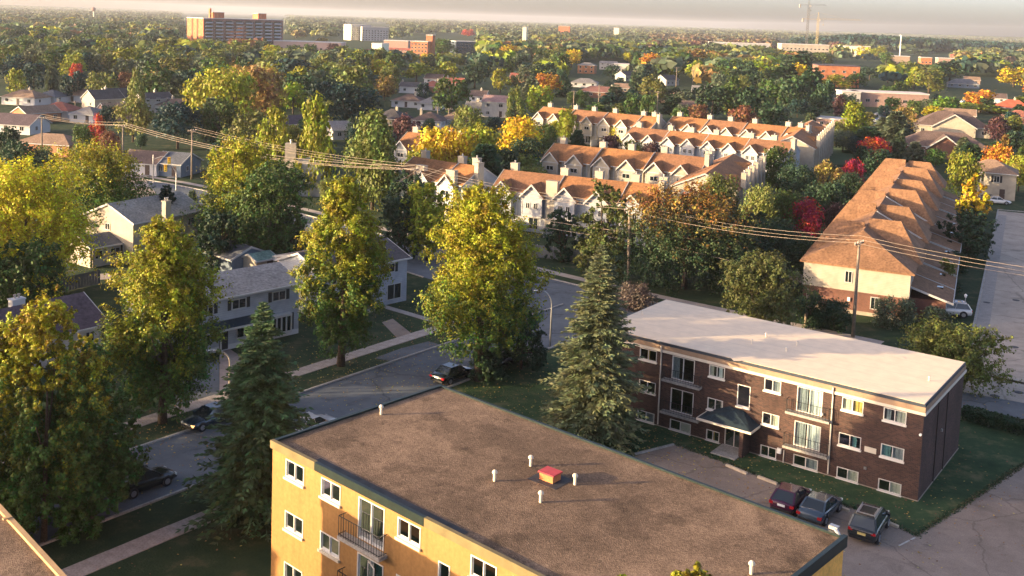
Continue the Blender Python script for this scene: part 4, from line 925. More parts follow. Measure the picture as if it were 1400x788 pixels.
# hipped cross roofs rising through the main slopes, pair by pair
def cross_roof(x, side, w, e, rise, out):
    b = MB(); h = w/2; y0 = side*(RW/2+out); t = e+rise; yb = side*.2
    pts = [(x-h, y0, e), (x+h, y0, e), (x+h, yb, e), (x-h, yb, e)]; rg = [(x, y0-side*h*.75, t), (x, yb, t)]
    f = [(pts[0], pts[1], rg[0]), (pts[1], pts[2], rg[1], rg[0]), (pts[3], pts[0], rg[0], rg[1])]
    for q in f: b.q(*(q if side < 0 else q[::-1]))
    b.q(*(pts if side > 0 else pts[::-1]))
    o = b.build('cross_roof', RB, row); return o
for i, x in enumerate((9, 23.5, 38, 52.5, 67, 80)):
    cross_roof(x, 1, 7.5, 5.72, 3.9+.35*(i % 2), .6); cross_roof(x+1, -1, 8.0, 5.72, 4.0+.35*((i+1) % 2), 1.0)
b = MB()
for x in (14, 21, 35.5, 43, 57.5, 72): 
    for s in (-1,): b.bar((x, s*.1, 9.2), (x, s*(RW/2+.4), 5.95), .12, .2)
b.build('party_wall_flashing', TRIM, main, (-RLn/2, 0, 0))
b = MB()
for x in np.arange(3, RLn, 3.7): b.box(x-.12, x+.12, RW/2-1.4, RW/2-1.15, 6.4, 6.75)
stuff(b.build('roof_vent', BLACK, main, (-RLn/2, 0, 0)))
# lean-to porch roofs and garages on the court side, one per unit
for i in range(11):
    x0 = 1.5+i*7.9; L = 7.3; z = 3.15 - .1*(i % 2)
    if x0+L > RLn: break
    m = MB(); m.hexa([(x0, -RW/2-4.6, z-.8), (x0+L, -RW/2-4.6, z-.8), (x0+L, -RW/2, z+.6), (x0, -RW/2, z+.6), (x0, -RW/2-4.6, z-.62), (x0+L, -RW/2-4.6, z-.62), (x0+L, -RW/2-.003, z+.78), (x0, -RW/2-.003, z+.78)])
    pr = m.build('porch_roof', RB, row); m = MB(); m.bar((x0-.06, -RW/2-4.7, z-.7), (x0-.06, -RW/2, z+.7), .1, .24); m.bar((x0, -RW/2-4.68, z-.72), (x0+L, -RW/2-4.68, z-.72), .1, .2); m.build('porch_fascia', TRIM, pr)
    part('garage', REDBR, row, (x0+.3, x0+4.4, -RW/2-3.9, -RW/2-.02, 0, z-.62)); part('garage_door', TRIM, row, (x0+.7, x0+3.9, -RW/2-3.96, -RW/2-3.904, .05, 2.1))
    part('porch_post', TRIM, row, (x0+L-.25, x0+L-.05, -RW/2-4.5, -RW/2-4.3, 0, z-.8))
    part('skylight', DARKGLASS, pr, (x0+5.2, x0+6.0, -RW/2-3.4, -RW/2-2.6, z-.4, z-.05))
    fwin(row, (x0+3, -RW/2-.06, 3.8+.25), (0, -1, 0), 1.5, 1.3)
fwin(row, (-.06, .8, 3.7), (-1, 0, 0), .85, 1.45); fwin(row, (-.0, -2.3, .9), (-1, 0, 0), 1.0, 1.5)
part('electric_meter', WHITE, row, (-.2, -.004, .45, .75, 1.5, 1.95))
part('rear_deck', WOODPOLE, row, (2.0, 6.0, RW/2+.07, RW/2+3.2, 2.4, 2.55)); part('deck_post', TRIM, row, (2.1, 2.25, RW/2+3.0, RW/2+3.15, 0, 2.4), (5.8, 5.95, RW/2+3.0, RW/2+3.15, 0, 2.4)); part('deck_rail', TRIM, row, (2.0, 6.0, RW/2+3.1, RW/2+3.16, 3.4, 3.46), (2.0, 6.0, RW/2+3.1, RW/2+3.16, 2.9, 2.94))
for t in np.arange(0, RLn+1, 7): q = RO + xr*t; HPOS.append((q.x, q.y, 9.5))
# ================================================================== FAR BUILDINGS
def facade_windows(root, p0, X, N, L, z0, rows, dz, cols, w, h, frame=True):
    for r_ in range(rows):
        for c in range(cols):
            p = Vector(p0) + Vector(X)*(L*(c+.5)/cols); fwin(root, (p.x, p.y, z0+dz*r_), N, w, h)
def block(label, c, yaw, w, d, h, wall, endwall=None, name='building', cat='building', rows=0, cols=0, end_cols=0, roofc=None, group=None, z0=1.0, dz=2.9, parapet=True):
    r = thing(name, label, cat, (c[0], c[1], 0), yaw, group)
    W = wall if not isinstance(wall, str) else wallm(wall); E = W if endwall is None else (wallm(endwall) if isinstance(endwall, str) else endwall)
    b = MB(); b.q((-w/2, -d/2, 0), (w/2, -d/2, 0), (w/2, -d/2, h), (-w/2, -d/2, h)); b.build('wall', W, r); b = MB(); b.q((w/2, d/2, 0), (-w/2, d/2, 0), (-w/2, d/2, h), (w/2, d/2, h)); b.build('rear_wall', W, r)
    b = MB(); b.q((w/2, -d/2, 0), (w/2, d/2, 0), (w/2, d/2, h), (w/2, -d/2, h)); b.build('end_wall', E, r); b = MB(); b.q((-w/2, d/2, 0), (-w/2, -d/2, 0), (-w/2, -d/2, h), (-w/2, d/2, h)); b.build('end_wall', E, r)
    part('roof', roofc or M('pale_flat_roof', (.55, .5, .46), .8, .3, .15), r, (-w/2-.25, w/2+.25, -d/2-.25, d/2+.25, h, h+.5))
    if cols: facade_windows(r, (-w/2, -d/2, 0), (1, 0, 0), (0, -1, 0), w, z0, rows, dz, cols, min(1.8, w/cols*.55), 1.4)
    if end_cols: 
        facade_windows(r, (-w/2, -d/2, 0), (0, 1, 0), (-1, 0, 0), d, z0, rows, dz, end_cols, 1.4, 1.3)
        facade_windows(r, (w/2, -d/2, 0), (0, 1, 0), (1, 0, 0), d, z0, rows, dz, end_cols, 1.4, 1.3)
    HPOS.append((c[0], c[1], max(w, d)*.6)); return r
ORB = brick_mat('far_orange_brick', (.48, .15, .06), (.4, .125, .05), (.3, .2, .14)); GRB = brick_mat('far_brown_brick', (.26, .125, .095), (.22, .105, .08), (.16, .13, .12))
DKB = M('dark_brick_recess', (.14, .06, .04), .9)
# eight storey slab with balconies
HY = math.radians(45); hc = D(278, 40, 905); hc.z = 0; HLn, HD, HH = 84, 27, 26.2
hr = thing('apartment_tower', 'long eight storey orange brick apartment slab with dark balconies rising above the far trees', 'apartment tower', hc, HY)
b = MB(); b.q((0, 0, 0), (HLn, 0, 0), (HLn, 0, HH), (0, 0, HH)); b.q((HLn, HD, 0), (0, HD, 0), (0, HD, HH), (HLn, HD, HH)); b.q((HLn, 0, 0), (HLn, HD, 0), (HLn, HD, HH), (HLn, 0, HH)); b.build('wall', GRB, hr)
b = MB(); b.q((0, HD, 0), (0, 0, 0), (0, 0, HH), (0, HD, HH)); b.build('end_wall', ORB, hr)
for y in (9.5, 18): part('end_recess', DKB, hr, (-.15, -.01, y-1.1, y+1.1, 0, HH-.01))  # two dark strips standing slightly proud of the end wall
part('roof', M('pale_flat_roof'), hr, (-.3, HLn+.3, -.3, HD+.3, HH, HH+.6))
for x, w_, h_ in ((16, 10, 5.5), (62, 9, 5.5)):
    part('penthouse', ORB, hr, (x, x+w_, 8, 17, HH+.6, HH+h_)); part('penthouse_roof', TRIM, hr, (x-.2, x+w_+.2, 7.8, 17.2, HH+h_, HH+h_+.4))
part('stack', ORB, hr, (12.6, 14.2, 10, 12, HH+.6, HH+9))
SLB = M('grey_balcony', (.36, .36, .38), .8, .5, .1)
k_ = MB(); k_.box(0, 7.4, -1.5, -.01, -.2, 0); k_.box(0, 7.4, -1.5, -1.4, 0, 1.05); bm_ = k_.mesh('balcony', SLB); k_ = MB(); k_.q((.3, -.05, .05), (7.1, -.05, .05), (7.1, -.05, 2.3), (.3, -.05, 2.3)); gm_ = k_.mesh('balcony_door', DARKGLASS)
for fl in range(8):
    for j in range(8):
        bo = link('balcony', bm_, hr, (1.5+j*10.3, 0, 1.2+fl*3.02)); link('balcony_door', gm_, bo)
        fwin(hr, (1.5+j*10.3+8.8, 0, 2.0+fl*3.02), (0, -1, 0), 1.4, 1.3)
HPOS.append((hc.x+25, hc.y+40, 48))
def far(u, v, h, wpx, d, yd, label, wall, **k):
    c = G(u, v, h); w = wpx*c.y/F_PX; return block(label, c, math.radians(yd), w, d, h, wall, **k)
WHT = M('far_white_render', (.7, .66, .5), .8, .2, .08); FGREY = M('far_grey_render', (.3, .3, .31), .8, .2, .1)
far(489, 34.5, 20, 30, 24, 30, 'pale yellow white five storey building standing alone among far trees', FGREY, endwall=WHT, rows=6, cols=8)
far(512, 37.5, 18, 36, 18, 12, 'grey white wing with rows of windows joined to the pale yellow building', FGREY, endwall=WHT, rows=5, cols=9)
far(577, 57, 12.5, 24, 18, -14, 'orange brick four storey block with lit balconies behind the green trees', ORB, rows=4, cols=5, endwall=ORB)
far(589, 48.5, 18, 9, 9, -14, 'orange brick stair tower rising behind the four storey block', ORB, rows=0)
far(633, 57, 12.5, 28, 16, 20, 'dark glass block with white balcony bands beside the tall green tree', M('far_dark_wall', (.05, .07, .09), .5), rows=4, cols=7)
far(520, 60, 11, 15, 14, -20, 'small pale yellow cube of a building near the orange brick block', WHT)
far(545, 56, 9, 34, 20, -12, 'long low reddish flat building behind the small yellow cube', 'pink')
far(424, 57.5, 7.5, 92, 26, -4, 'long low pink shop building with cars parked by it', M('far_pink_wall', (.5, .33, .27), .9, .1, .1), cols=12, rows=1)
far(1143, 90, 12.3, 54, 17, -8, 'bright orange brick flat roofed block between dark conifers and the yellow poplar', ORB, endwall=GRB, rows=2, cols=4, z0=5.2, dz=3.2, roofc=shingle(PURR))
far(1213, 127, 6.2, 96, 14, -8, 'long low building with a bright white flat roof above the parked cars', 'pink', rows=1, cols=8, z0=2.2)
far(1160, 125.5, 6.2, 24, 12, -8, 'low white edged building left of the long white roofed one', 'white', rows=1, cols=4, z0=2.2)
far(1098, 61, 17, 62, 26, -8, 'unfinished pale concrete building under the two tower cranes', M('far_pale_concrete', (.36, .31, .25), .9, .2, .15), rows=4, cols=12, dz=3.6)
far(1010, 59, 13, 80, 20, -10, 'grey apartment row with small pale roofs far behind the autumn oaks', FGREY, rows=3, cols=16, dz=3.4)
far(1168, 63.5, 13, 38, 18, -10, 'low cream building far behind the yellow poplar', WHT, rows=2, cols=8)
far(1228, 77, 8, 26, 16, -12, 'low tan and white building at the foot of the tall light mast', 'tan', rows=1, cols=5)
far(1265, 79, 9, 14, 12, -12, 'small orange brick building right of the light mast', ORB, rows=2, cols=3)
far(1295, 80, 6, 26, 14, -12, 'low pinkish building left of the brick stack', 'pink', rows=1, cols=5)
far(1322, 76, 8, 38, 18, -12, 'dark red roofed building beside the brick stack', 'brick', roofc=shingle((.22, .04, .035)), rows=1, cols=6)
far(1372, 84, 5, 44, 16, -12, 'low white and grey building near the right margin', 'white', rows=1, cols=7)
far(850, 88, 5.5, 20, 12, -10, 'cream flat fronted building among far trees above the townhouses', WHT, rows=1, cols=4)
far(707, 58, 8, 16, 14, -10, 'thin pale flat building behind the olive trees', 'white', rows=1, cols=4)
far(798, 47, 9, 44, 20, -10, 'long pale green grey roof far away near the small red tree', FGREY)
far(718, 37.5, 26, 5, 14, -10, 'small far white tower near the horizon', WHT)
far(772, 36, 24, 15, 20, -10, 'pair of far orange apartment blocks near the horizon', ORB)
far(843, 38.5, 22, 7, 14, -10, 'far cream round topped tower near the horizon', WHT)
q = G(1341, 86); b = MB(); lathe(b, (0, 0, 0), [(1.3, 0), (1.0, 13)], 10); st = b.build('chimney_stack', ORB, None, (q.x, q.y, 0)); st['label'] = 'tall orange brick chimney stack beside the dark red roof'; st['category'] = 'chimney'
# tower cranes on the unfinished building
def crane(label, u, v_base, v_jib, v_top, ul, ur, col, Y):
    b0 = D(u, v_base, Y); zj = D(u, v_jib, Y).z; zt = D(u, v_top, Y).z; X = lambda uu: (D(uu, v_jib, Y).x - b0.x)
    r = thing('tower_crane', label, 'crane', (b0.x, b0.y, 0), 0.0, 'tower cranes over the building site')
    m = M('crane_'+col, {'dark': (.14, .13, .12), 'yellow': (.42, .33, .17)}[col], .5)
    b = MB(); s = 1.0
    for x in (-s, s):
        for y in (-s, s): b.box(x-.11, x+.11, y-.11, y+.11, 0, zj)
    z = 0
    while z < zj-3: b.bar((-s, -s, z), (s, -s, z+3), .2); b.bar((s, -s, z+3), (s, s, z+3), .2); b.bar((s, s, z), (-s, s, z+3), .2); b.bar((-s, -s, z+3), (-s, s, z+3), .2); z += 3
    b.build('mast', m, r)
    b = MB(); xl, xr_ = X(ul), X(ur)
    for y in (-.6, .6): b.bar((0, y, zj), (xr_, y*.6, zj), .18)
    b.bar((0, 0, zj+1.5), (xr_*.96, 0, zj+1.1), .16)
    n = int(abs(xr_)/3)
    for i in range(n): x = xr_*i/n; x2 = xr_*(i+.5)/n; b.bar((x, -.6, zj), (x2, 0, zj+1.4), .09); b.bar((x2, 0, zj+1.4), (xr_*(i+1)/n, .6, zj), .09)
    b.build('jib', m, r)
    b = MB(); b.bar((0, -.7, zj), (xl, -.7, zj), .35); b.bar((0, .7, zj), (xl, .7, zj), .35); b.build('counter_jib', m, r)
    part('counterweight', CONC, r, (xl-.9, xl+.9, -1, 1, zj-3.4, zj+.6)); part('cab', TRIM, r, (1.1, 2.7, -1.2, .6, zj-2.2, zj-.2))
    b = MB(); b.bar((-1, 0, zj), (0, 0, zt), .3); b.bar((1, 0, zj), (0, 0, zt), .3); b.bar((0, 0, zt), (xr_*.6, 0, zj+1.2), .1); b.bar((0, 0, zt), (xl, 0, zj+.3), .1); b.build('apex', m, r)
    b = MB(); hx = xr_*.12; b.bar((hx, 0, zj), (hx, 0, zj-6), .12); b.box(hx-.5, hx+.5, -.5, .5, zj-7, zj-6); b.build('hook', m, r)
crane('taller dark tower crane whose jib nearly touches the top of the picture', 1102.5, 62, 7, -6, 1094, 1130, 'dark', 1260)
crane('shorter yellow tower crane with the long thin jib', 1116.5, 62, 26.5, 17, 1098, 1178, 'yellow', 1225)
q = D(1230, 78, 1300); q.z = 0; r = thing('light_mast', 'tall white light mast rising above the tan building far right', 'light mast', q)
b = MB(); lathe(b, (0, 0, 0), [(.9, 0), (.6, 29)], 8); b.build('pole', WHITE, r); b = MB(); b.disc((0, 0, 29.2), (0, 0, 1), 2.2, 12, .5); b.build('lamp_ring', METAL, r)
q = D(128, 18, 2300); q.z = 0; r = thing('water_tower', 'tiny pale water tower near the horizon above the left trees', 'water tower', q)
b = MB(); lathe(b, (0, 0, 0), [(1.3, 0), (1, 24)], 10); b.build('stem', WHT, r); b = MB(); lathe(b, (0, 0, 0), [(1, 23), (4.5, 26), (5, 29), (3.5, 31), (.5, 32)], 14); b.build('tank', M('far_pink_tank', (.3, .18, .15), .6), r)
# ================================================================== TREES
PAL = {'green': (0.054, 0.090, 0.019), 'dark green': (0.025, 0.055, 0.024), 'blue green': (0.012, 0.04, 0.034), 'olive': (0.122, 0.139, 0.030), 'grey green': (0.080, 0.106, 0.059), 'yellow green': (0.213, 0.229, 0.021), 'golden': (0.391, 0.272, 0.017),
       'yellow': (0.391, 0.340, 0.017), 'golden green': (0.178, 0.202, 0.013), 'orange': (0.374, 0.170, 0.021), 'tan': (0.212, 0.145, 0.043), 'russet': (0.145, 0.064, 0.034), 'red': (0.357, 0.043, 0.021), 'crimson': (0.255, 0.013, 0.038), 'maroon': (0.064, 0.030, 0.034), 'spruce blue': (0.051, 0.072, 0.060),
       'bright green': (0.085, 0.153, 0.017)}
def leaf_quads(pos, nrm, leaf, rs, asp=.7):
    n = len(pos); nrm /= np.linalg.norm(nrm, axis=1)[:, None]+1e-9
    h = rs.normal(size=(n, 3)); t = np.cross(nrm, h); t /= np.linalg.norm(t, axis=1)[:, None]+1e-9; b = np.cross(nrm, t)
    s = (leaf*rs.uniform(.6, 1.35, n))[:, None]; t = t*s*.5; b = b*s*.5*asp
    v = np.empty((n, 4, 3)); v[:, 0] = pos-t; v[:, 1] = pos+b; v[:, 2] = pos+t; v[:, 3] = pos-b
    return v.reshape(-1, 3)
def np_mesh(name, verts, mats, extra=None):
    """mesh of loose quads (leaf material) plus optionally the faces of a builder (bark material)"""
    nq = len(verts)//4; me = bpy.data.meshes.new(name); ev = np.array(extra.v) if extra and extra.v else np.zeros((0, 3)); ef = extra.f if extra else []
    V = np.vstack([verts, ev]) if len(ev) else verts; me.vertices.add(len(V)); me.vertices.foreach_set('co', V.astype(np.float32).ravel())
    li = list(range(nq*4)); ls = list(range(0, nq*4, 4)); off = nq*4
    for f in ef: ls.append(len(li)); li += [off+i for i in f]
    me.loops.add(len(li)); me.loops.foreach_set('vertex_index', li); me.polygons.add(len(ls)); me.polygons.foreach_set('loop_start', ls)
    for m in mats: me.materials.append(m)
    me.polygons.foreach_set('material_index', [0]*nq + [1]*len(ef)); me.update(calc_edges=True); me.validate(); return me
def profile(kind, t):
    if kind == 'round': return np.sqrt(np.clip(1-((t-.45)/.56)**2, 0, 1))
    if kind == 'oval': return np.clip(np.where(t < .36, .55+.45*(t/.36), 1-((t-.36)/.66)**1.9), 0.03, 1)
    if kind == 'wide': return np.sqrt(np.clip(1-((t-.38)/.64)**2, 0, 1))
    if kind in ('column', 'poplar'): return np.clip(np.where(t < .2, .6+2*t, 1-((t-.2)/.85)**2.2), .05, 1)
def crown(rs, R, z0, z1, kind, n, leaf, lobes=34, lobe_r=.36):
    t = (np.arange(lobes)+rs.uniform(0, 1, lobes))/lobes*.9+.05; rs.shuffle(t); p = profile(kind, t); a = rs.uniform(0, 2*np.pi, lobes)
    rad = p*R*np.sqrt(rs.uniform(.12, 1, lobes))*.86; lr = R*lobe_r*(.55+.5*p)*rs.uniform(.6, 1.45, lobes)
    C = np.stack([rad*np.cos(a), rad*np.sin(a), z0+t*(z1-z0)], 1)
    C[:, 2] = np.minimum(C[:, 2], z1-lr*.75)
    zs = {'column': 1.25, 'poplar': 2.3}.get(kind, .92); sc = np.array([1, 1, zs])
    pr = lr**2
    if n < 5000 or R < 1:      # shared crowns: leaves spread over the lobes
        k = rs.choice(lobes, n, p=pr/pr.sum()); d = rs.normal(size=(n, 3)); d[:, 2] += .25; d /= np.linalg.norm(d, axis=1)[:, None]
        sub = rs.uniform(.35, 1.1, n)**.75; bump = 1+.25*np.sin(7*d[:, 0]+k*1.3)*np.cos(6*d[:, 1]+k)*np.sin(5*d[:, 2]+k*.7)
        return leaf_quads(C[k] + d*(lr[k]*sub*bump)[:, None]*sc, d*.9+rs.normal(size=(n, 3))*.55+np.array([0, 0, .2]), leaf, rs), C
    # every lobe carries twig tufts, every tuft its leaves
    nt = max(lobes*4, n//34); kt = rs.choice(lobes, nt, p=pr/pr.sum())
    d = rs.normal(size=(nt, 3)); d[:, 2] += .25; d /= np.linalg.norm(d, axis=1)[:, None]
    T = C[kt] + d*(lr[kt]*rs.uniform(.45, 1.08, nt)**.8)[:, None]*sc
    tr_ = lr[kt]*rs.uniform(.15, .36, nt)
    k = rs.integers(0, nt, n); g = rs.normal(size=(n, 3)); g /= np.linalg.norm(g, axis=1)[:, None]
    out = rs.uniform(-.5, 1.6, n)
    pos = T[k] + (g*rs.uniform(.2, 1, n)[:, None] + d[k]*out[:, None])*tr_[k][:, None]
    return leaf_quads(pos, d[k]*.7+g*.6+rs.normal(size=(n, 3))*.45+np.array([0, 0, .25]), leaf, rs), C
def trunk_b(rs, h, r, C=None, limbs=6, lean=.03):
    b = MB(); top = h*.62; x, y = rs.uniform(-lean, lean, 2)*h
    pts = [(0, 0, -.15), (x*.2, y*.2, h*.15), (x*.5, y*.5, h*.32), (x*.8, y*.8, h*.48), (x, y, top)]
    b.tube(pts, [r*1.35, r, r*.85, r*.65, r*.3], 8)
    if C is not None:
        for i in rs.choice(len(C), min(limbs, len(C)), replace=False):
            s = rs.uniform(.2, .5)*h; c = C[i]; m = (np.array([x*.5, y*.5, s])+c)/2 + np.array([0, 0, -.04*h])
            b.tube([(x*.5, y*.5, s), m, c], [r*.5, r*.32, r*.12], 6)
    return b
def conifer(rs, h, R, levels, per, sprays, w=.25, base=.06):
    P_, T_ = [], []
    for i in range(levels):
        t = base+(1-base)*(i+rs.uniform(0, .8))/levels; z = h*t; L0 = R*(1-t)**.9
        for k in range(per):
            az = rs.uniform(0, 2*np.pi); L = L0*rs.uniform(.5, 1.25)+.12; dv = np.array([math.cos(az), math.sin(az), 0]); side = np.array([-dv[1], dv[0], 0])
            dr = rs.uniform(.1, .32)*(1-t*.9); up = .25*t
            for s in np.linspace(.22, 1, sprays):
                p = np.array([0, 0, z]) + dv*L*s + np.array([0, 0, (-dr*s*s+up*s + .12*max(0, s-.8))*L])
                for sd in (-1, 0, 1):
                    tv = dv*(.8 if sd else 1.1) + side*sd*rs.uniform(.5, .9) + np.array([0, 0, rs.uniform(-.45, .15)])
                    P_.append(p + side*sd*.1*L*(1.1-s)); T_.append(tv*L0**.35*(.5+.5*(1-s)))
    P_ = np.array(P_); T_ = np.array(T_)*w*1.9; n = len(P_); T_ *= rs.uniform(.7, 1.3, n)[:, None]
    nr = rs.normal(size=(n, 3))*.7+np.array([0, 0, .8]); b = np.cross(T_, nr); b /= np.linalg.norm(b, axis=1)[:, None]+1e-9; b *= (np.linalg.norm(T_, axis=1)*.24)[:, None]
    v = np.empty((n, 4, 3)); v[:, 0] = P_-T_*.2; v[:, 1] = P_+T_*.4+b; v[:, 2] = P_+T_; v[:, 3] = P_+T_*.4-b
    return v.reshape(-1, 3)
LEAFB = LEAF.copy(); LEAFB.name = 'distant_foliage'
for nd in LEAFB.node_tree.nodes:
    if nd.type == 'TEX_NOISE': nd.inputs['Scale'].default_value = 4.5
_M['distant_foliage'] = LEAFB
TREES = []   # (object, colour, shape word, u, v, Y, fixed label or None)
def col4(c, rs=None, j=.0):
    c = PAL[c] if isinstance(c, str) else c
    if rs is not None: f = 1+rs.uniform(-j, j); c = tuple(min(1, x*f*(1+rs.uniform(-j*.5, j*.5))) for x in c)
    return (*c, 1)
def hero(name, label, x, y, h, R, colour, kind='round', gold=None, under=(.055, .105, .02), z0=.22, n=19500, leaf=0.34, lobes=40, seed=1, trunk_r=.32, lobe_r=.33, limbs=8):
    rs = np.random.default_rng(seed); r = thing(name, label, 'tree', (x, y, 0))
    if kind == 'spruce':
        v = conifer(rs, h, R, int(h*3.4), 20, 10, .22, .06); C = None; limbs = 0
    else: v, C = crown(rs, R, z0*h, h, kind, n, leaf, lobes, lobe_r)
    trunk_b(rs, h if kind != 'spruce' else h*1.4, trunk_r, C, limbs).build('trunk', BARK, r, smooth=True)
    if gold is None: c = link('crown', np_mesh('crown', v, [LEAF]), r)
    else:       # autumn turn with the sunlit top painted in: gold crown, darker green skirts
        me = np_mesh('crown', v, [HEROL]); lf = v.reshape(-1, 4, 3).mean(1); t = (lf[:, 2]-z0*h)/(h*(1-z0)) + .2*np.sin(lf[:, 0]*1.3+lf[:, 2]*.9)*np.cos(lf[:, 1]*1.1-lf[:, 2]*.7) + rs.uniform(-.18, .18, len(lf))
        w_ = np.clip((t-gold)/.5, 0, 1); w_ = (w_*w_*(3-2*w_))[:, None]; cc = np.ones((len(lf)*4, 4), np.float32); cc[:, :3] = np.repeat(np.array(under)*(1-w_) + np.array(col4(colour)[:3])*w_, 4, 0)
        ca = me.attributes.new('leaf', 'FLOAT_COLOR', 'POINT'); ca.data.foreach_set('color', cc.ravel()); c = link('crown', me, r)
    c.color = col4(colour)
    HPOS.append((x, y, R*.8)); return r
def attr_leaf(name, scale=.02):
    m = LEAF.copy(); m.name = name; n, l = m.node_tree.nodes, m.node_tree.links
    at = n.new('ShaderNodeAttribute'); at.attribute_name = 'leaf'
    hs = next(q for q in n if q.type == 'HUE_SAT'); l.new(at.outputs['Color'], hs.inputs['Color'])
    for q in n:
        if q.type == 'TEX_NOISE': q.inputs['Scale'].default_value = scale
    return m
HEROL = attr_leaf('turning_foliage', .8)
def hero_px(name, label, u, v_base, v_top, wpx, colour, kind='round', **k):
    g_ = G(u, v_base); h = D(u, v_top, g_.y).z; return hero(name, label, g_.x, g_.y, h, wpx*g_.y/F_PX/2*(1.0 if kind != 'spruce' else 1), colour, kind, **k)
# ---- the big trees near the camera
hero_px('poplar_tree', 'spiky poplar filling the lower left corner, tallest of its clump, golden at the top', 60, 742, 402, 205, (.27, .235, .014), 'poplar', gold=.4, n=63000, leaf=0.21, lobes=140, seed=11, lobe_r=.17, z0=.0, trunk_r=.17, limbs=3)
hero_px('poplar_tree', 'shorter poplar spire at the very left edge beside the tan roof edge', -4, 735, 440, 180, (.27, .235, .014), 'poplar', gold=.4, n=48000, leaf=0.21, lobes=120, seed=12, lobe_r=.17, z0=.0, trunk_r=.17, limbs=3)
hero_px('poplar_tree', 'dark bushy poplar leaning over the parked dark car by the lower pavement', 124, 714, 478, 152, (.06, .115, .025), 'poplar', n=51000, leaf=0.21, lobes=120, seed=13, lobe_r=.17, z0=.0, trunk_r=.17, limbs=3)
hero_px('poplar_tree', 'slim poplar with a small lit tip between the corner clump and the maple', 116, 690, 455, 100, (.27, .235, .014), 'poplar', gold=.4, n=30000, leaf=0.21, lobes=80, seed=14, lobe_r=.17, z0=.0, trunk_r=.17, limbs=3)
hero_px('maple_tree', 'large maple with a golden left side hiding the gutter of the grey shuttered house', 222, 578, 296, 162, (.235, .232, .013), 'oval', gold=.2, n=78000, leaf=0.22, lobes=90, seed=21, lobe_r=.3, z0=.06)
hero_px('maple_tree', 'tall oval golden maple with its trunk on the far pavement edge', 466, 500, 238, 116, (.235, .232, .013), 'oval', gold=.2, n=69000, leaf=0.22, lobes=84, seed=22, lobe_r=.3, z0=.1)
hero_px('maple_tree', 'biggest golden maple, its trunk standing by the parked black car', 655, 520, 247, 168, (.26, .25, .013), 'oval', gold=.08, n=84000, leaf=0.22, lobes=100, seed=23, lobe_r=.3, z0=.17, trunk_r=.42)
hero_px('spruce_tree', 'dark spruce with a golden tip standing against the left end of the yellow block', 356, 706, 411, 206, (.065, .11, .045), 'spruce', seed=31, trunk_r=.3)
hero_px('spruce_tree', 'tall blue grey spruce between the gravel roof and the brown brick block', 811, 600, 333, 164, (.14, .16, .08), 'spruce', seed=32, trunk_r=.28)
hero('birch_tree', 'golden tree top poking up over the gravel roof at the bottom edge', 7.8, 31.2, 16.95, 1.9, (.2, .19, .015), 'oval', n=9000, leaf=0.24, lobes=26, seed=33, z0=.6)
hero('birch_tree', 'thin golden sprig left of the larger tree top at the bottom edge', 5.7, 31.0, 16.6, .8, 'golden green', 'oval', n=1500, leaf=.28, lobes=10, seed=34, z0=.75)
hero_px('shrub', 'dark leafy bush right of the biggest maple, in front of the thin street lamp', 712, 505, 440, 84, 'dark green', 'round', n=7500, leaf=0.28, seed=41, z0=.05, trunk_r=.12)
hero_px('shrub', 'lower dark bush under the right side of the biggest maple', 668, 520, 478, 60, 'dark green', 'round', n=5250, leaf=0.28, seed=42, z0=.03, trunk_r=.1)
hero_px('maple_tree', 'spreading olive tree against the right end of the white flat roof', 1306, 532, 446, 124, 'olive', 'round', n=24000, leaf=0.22, seed=43, z0=.2, lobes=40)
hero_px('maple_tree', 'olive green tree left of the bare post behind the white flat roof', 1030, 462, 347, 112, (.075, .085, .025), 'round', n=25500, leaf=0.24, seed=44, z0=.1, lobes=40)
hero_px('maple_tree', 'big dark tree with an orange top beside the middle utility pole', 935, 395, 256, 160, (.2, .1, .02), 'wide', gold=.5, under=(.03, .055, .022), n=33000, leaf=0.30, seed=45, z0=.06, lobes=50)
hero_px('maple_tree', 'dark tree joined to the right of the orange topped one', 1010, 392, 290, 110, 'dark green', 'wide', n=13500, leaf=0.40, seed=46, z0=.05, lobes=40)
hero_px('maple_tree', 'upright green tree just left of the middle utility pole', 823, 376, 254, 82, (.07, .085, .02), 'column', n=12000, leaf=0.34, seed=47, z0=.06, lobes=36)
hero_px('maple_tree', 'rounded dark bush tree between the nearest townhouses and the upright green tree', 768, 358, 288, 52, 'dark green', 'round', n=6000, leaf=0.34, seed=48, z0=.05)
hero_px('maple_tree', 'dark green tree on the verge right of the tall oval maple', 546, 354, 268, 62, 'dark green', 'round', n=9000, leaf=.32, seed=72, z0=.05)
hero_px('shrub', 'low dark tree by the pale yard left of the tall oval maple', 394, 352, 292, 56, 'dark green', 'wide', n=5000, leaf=.34, seed=73, z0=.03)
hero_px('maple_tree', 'dark green tree left of the crossed guy wire pole', 553, 326, 238, 66, 'dark green', 'round', n=13500, leaf=0.32, seed=71, z0=.05)
hero_px('maple_tree', 'golden tree half behind the biggest maple, near the grey townhouses', 585, 356, 254, 84, 'golden green', 'round', n=12000, leaf=0.36, seed=49, z0=.15)
hero_px('maple_tree', 'huge bright yellow tree filling the left edge', 34, 405, 226, 176, (.42, .38, .014), 'round', n=51000, leaf=0.29, lobes=80, seed=50, z0=.12, trunk_r=.4)
hero_px('maple_tree', 'green tree hidden low in front of the huge yellow tree', 40, 428, 330, 120, 'green', 'wide', n=12000, leaf=0.36, seed=51, z0=.05)
hero_px('maple_tree', 'wide tree with yellow cap and green skirts behind the white house', 128, 338, 206, 142, (.3, .26, .02), 'wide', gold=.45, n=33000, leaf=0.29, lobes=50, seed=52, z0=.25, trunk_r=.25)
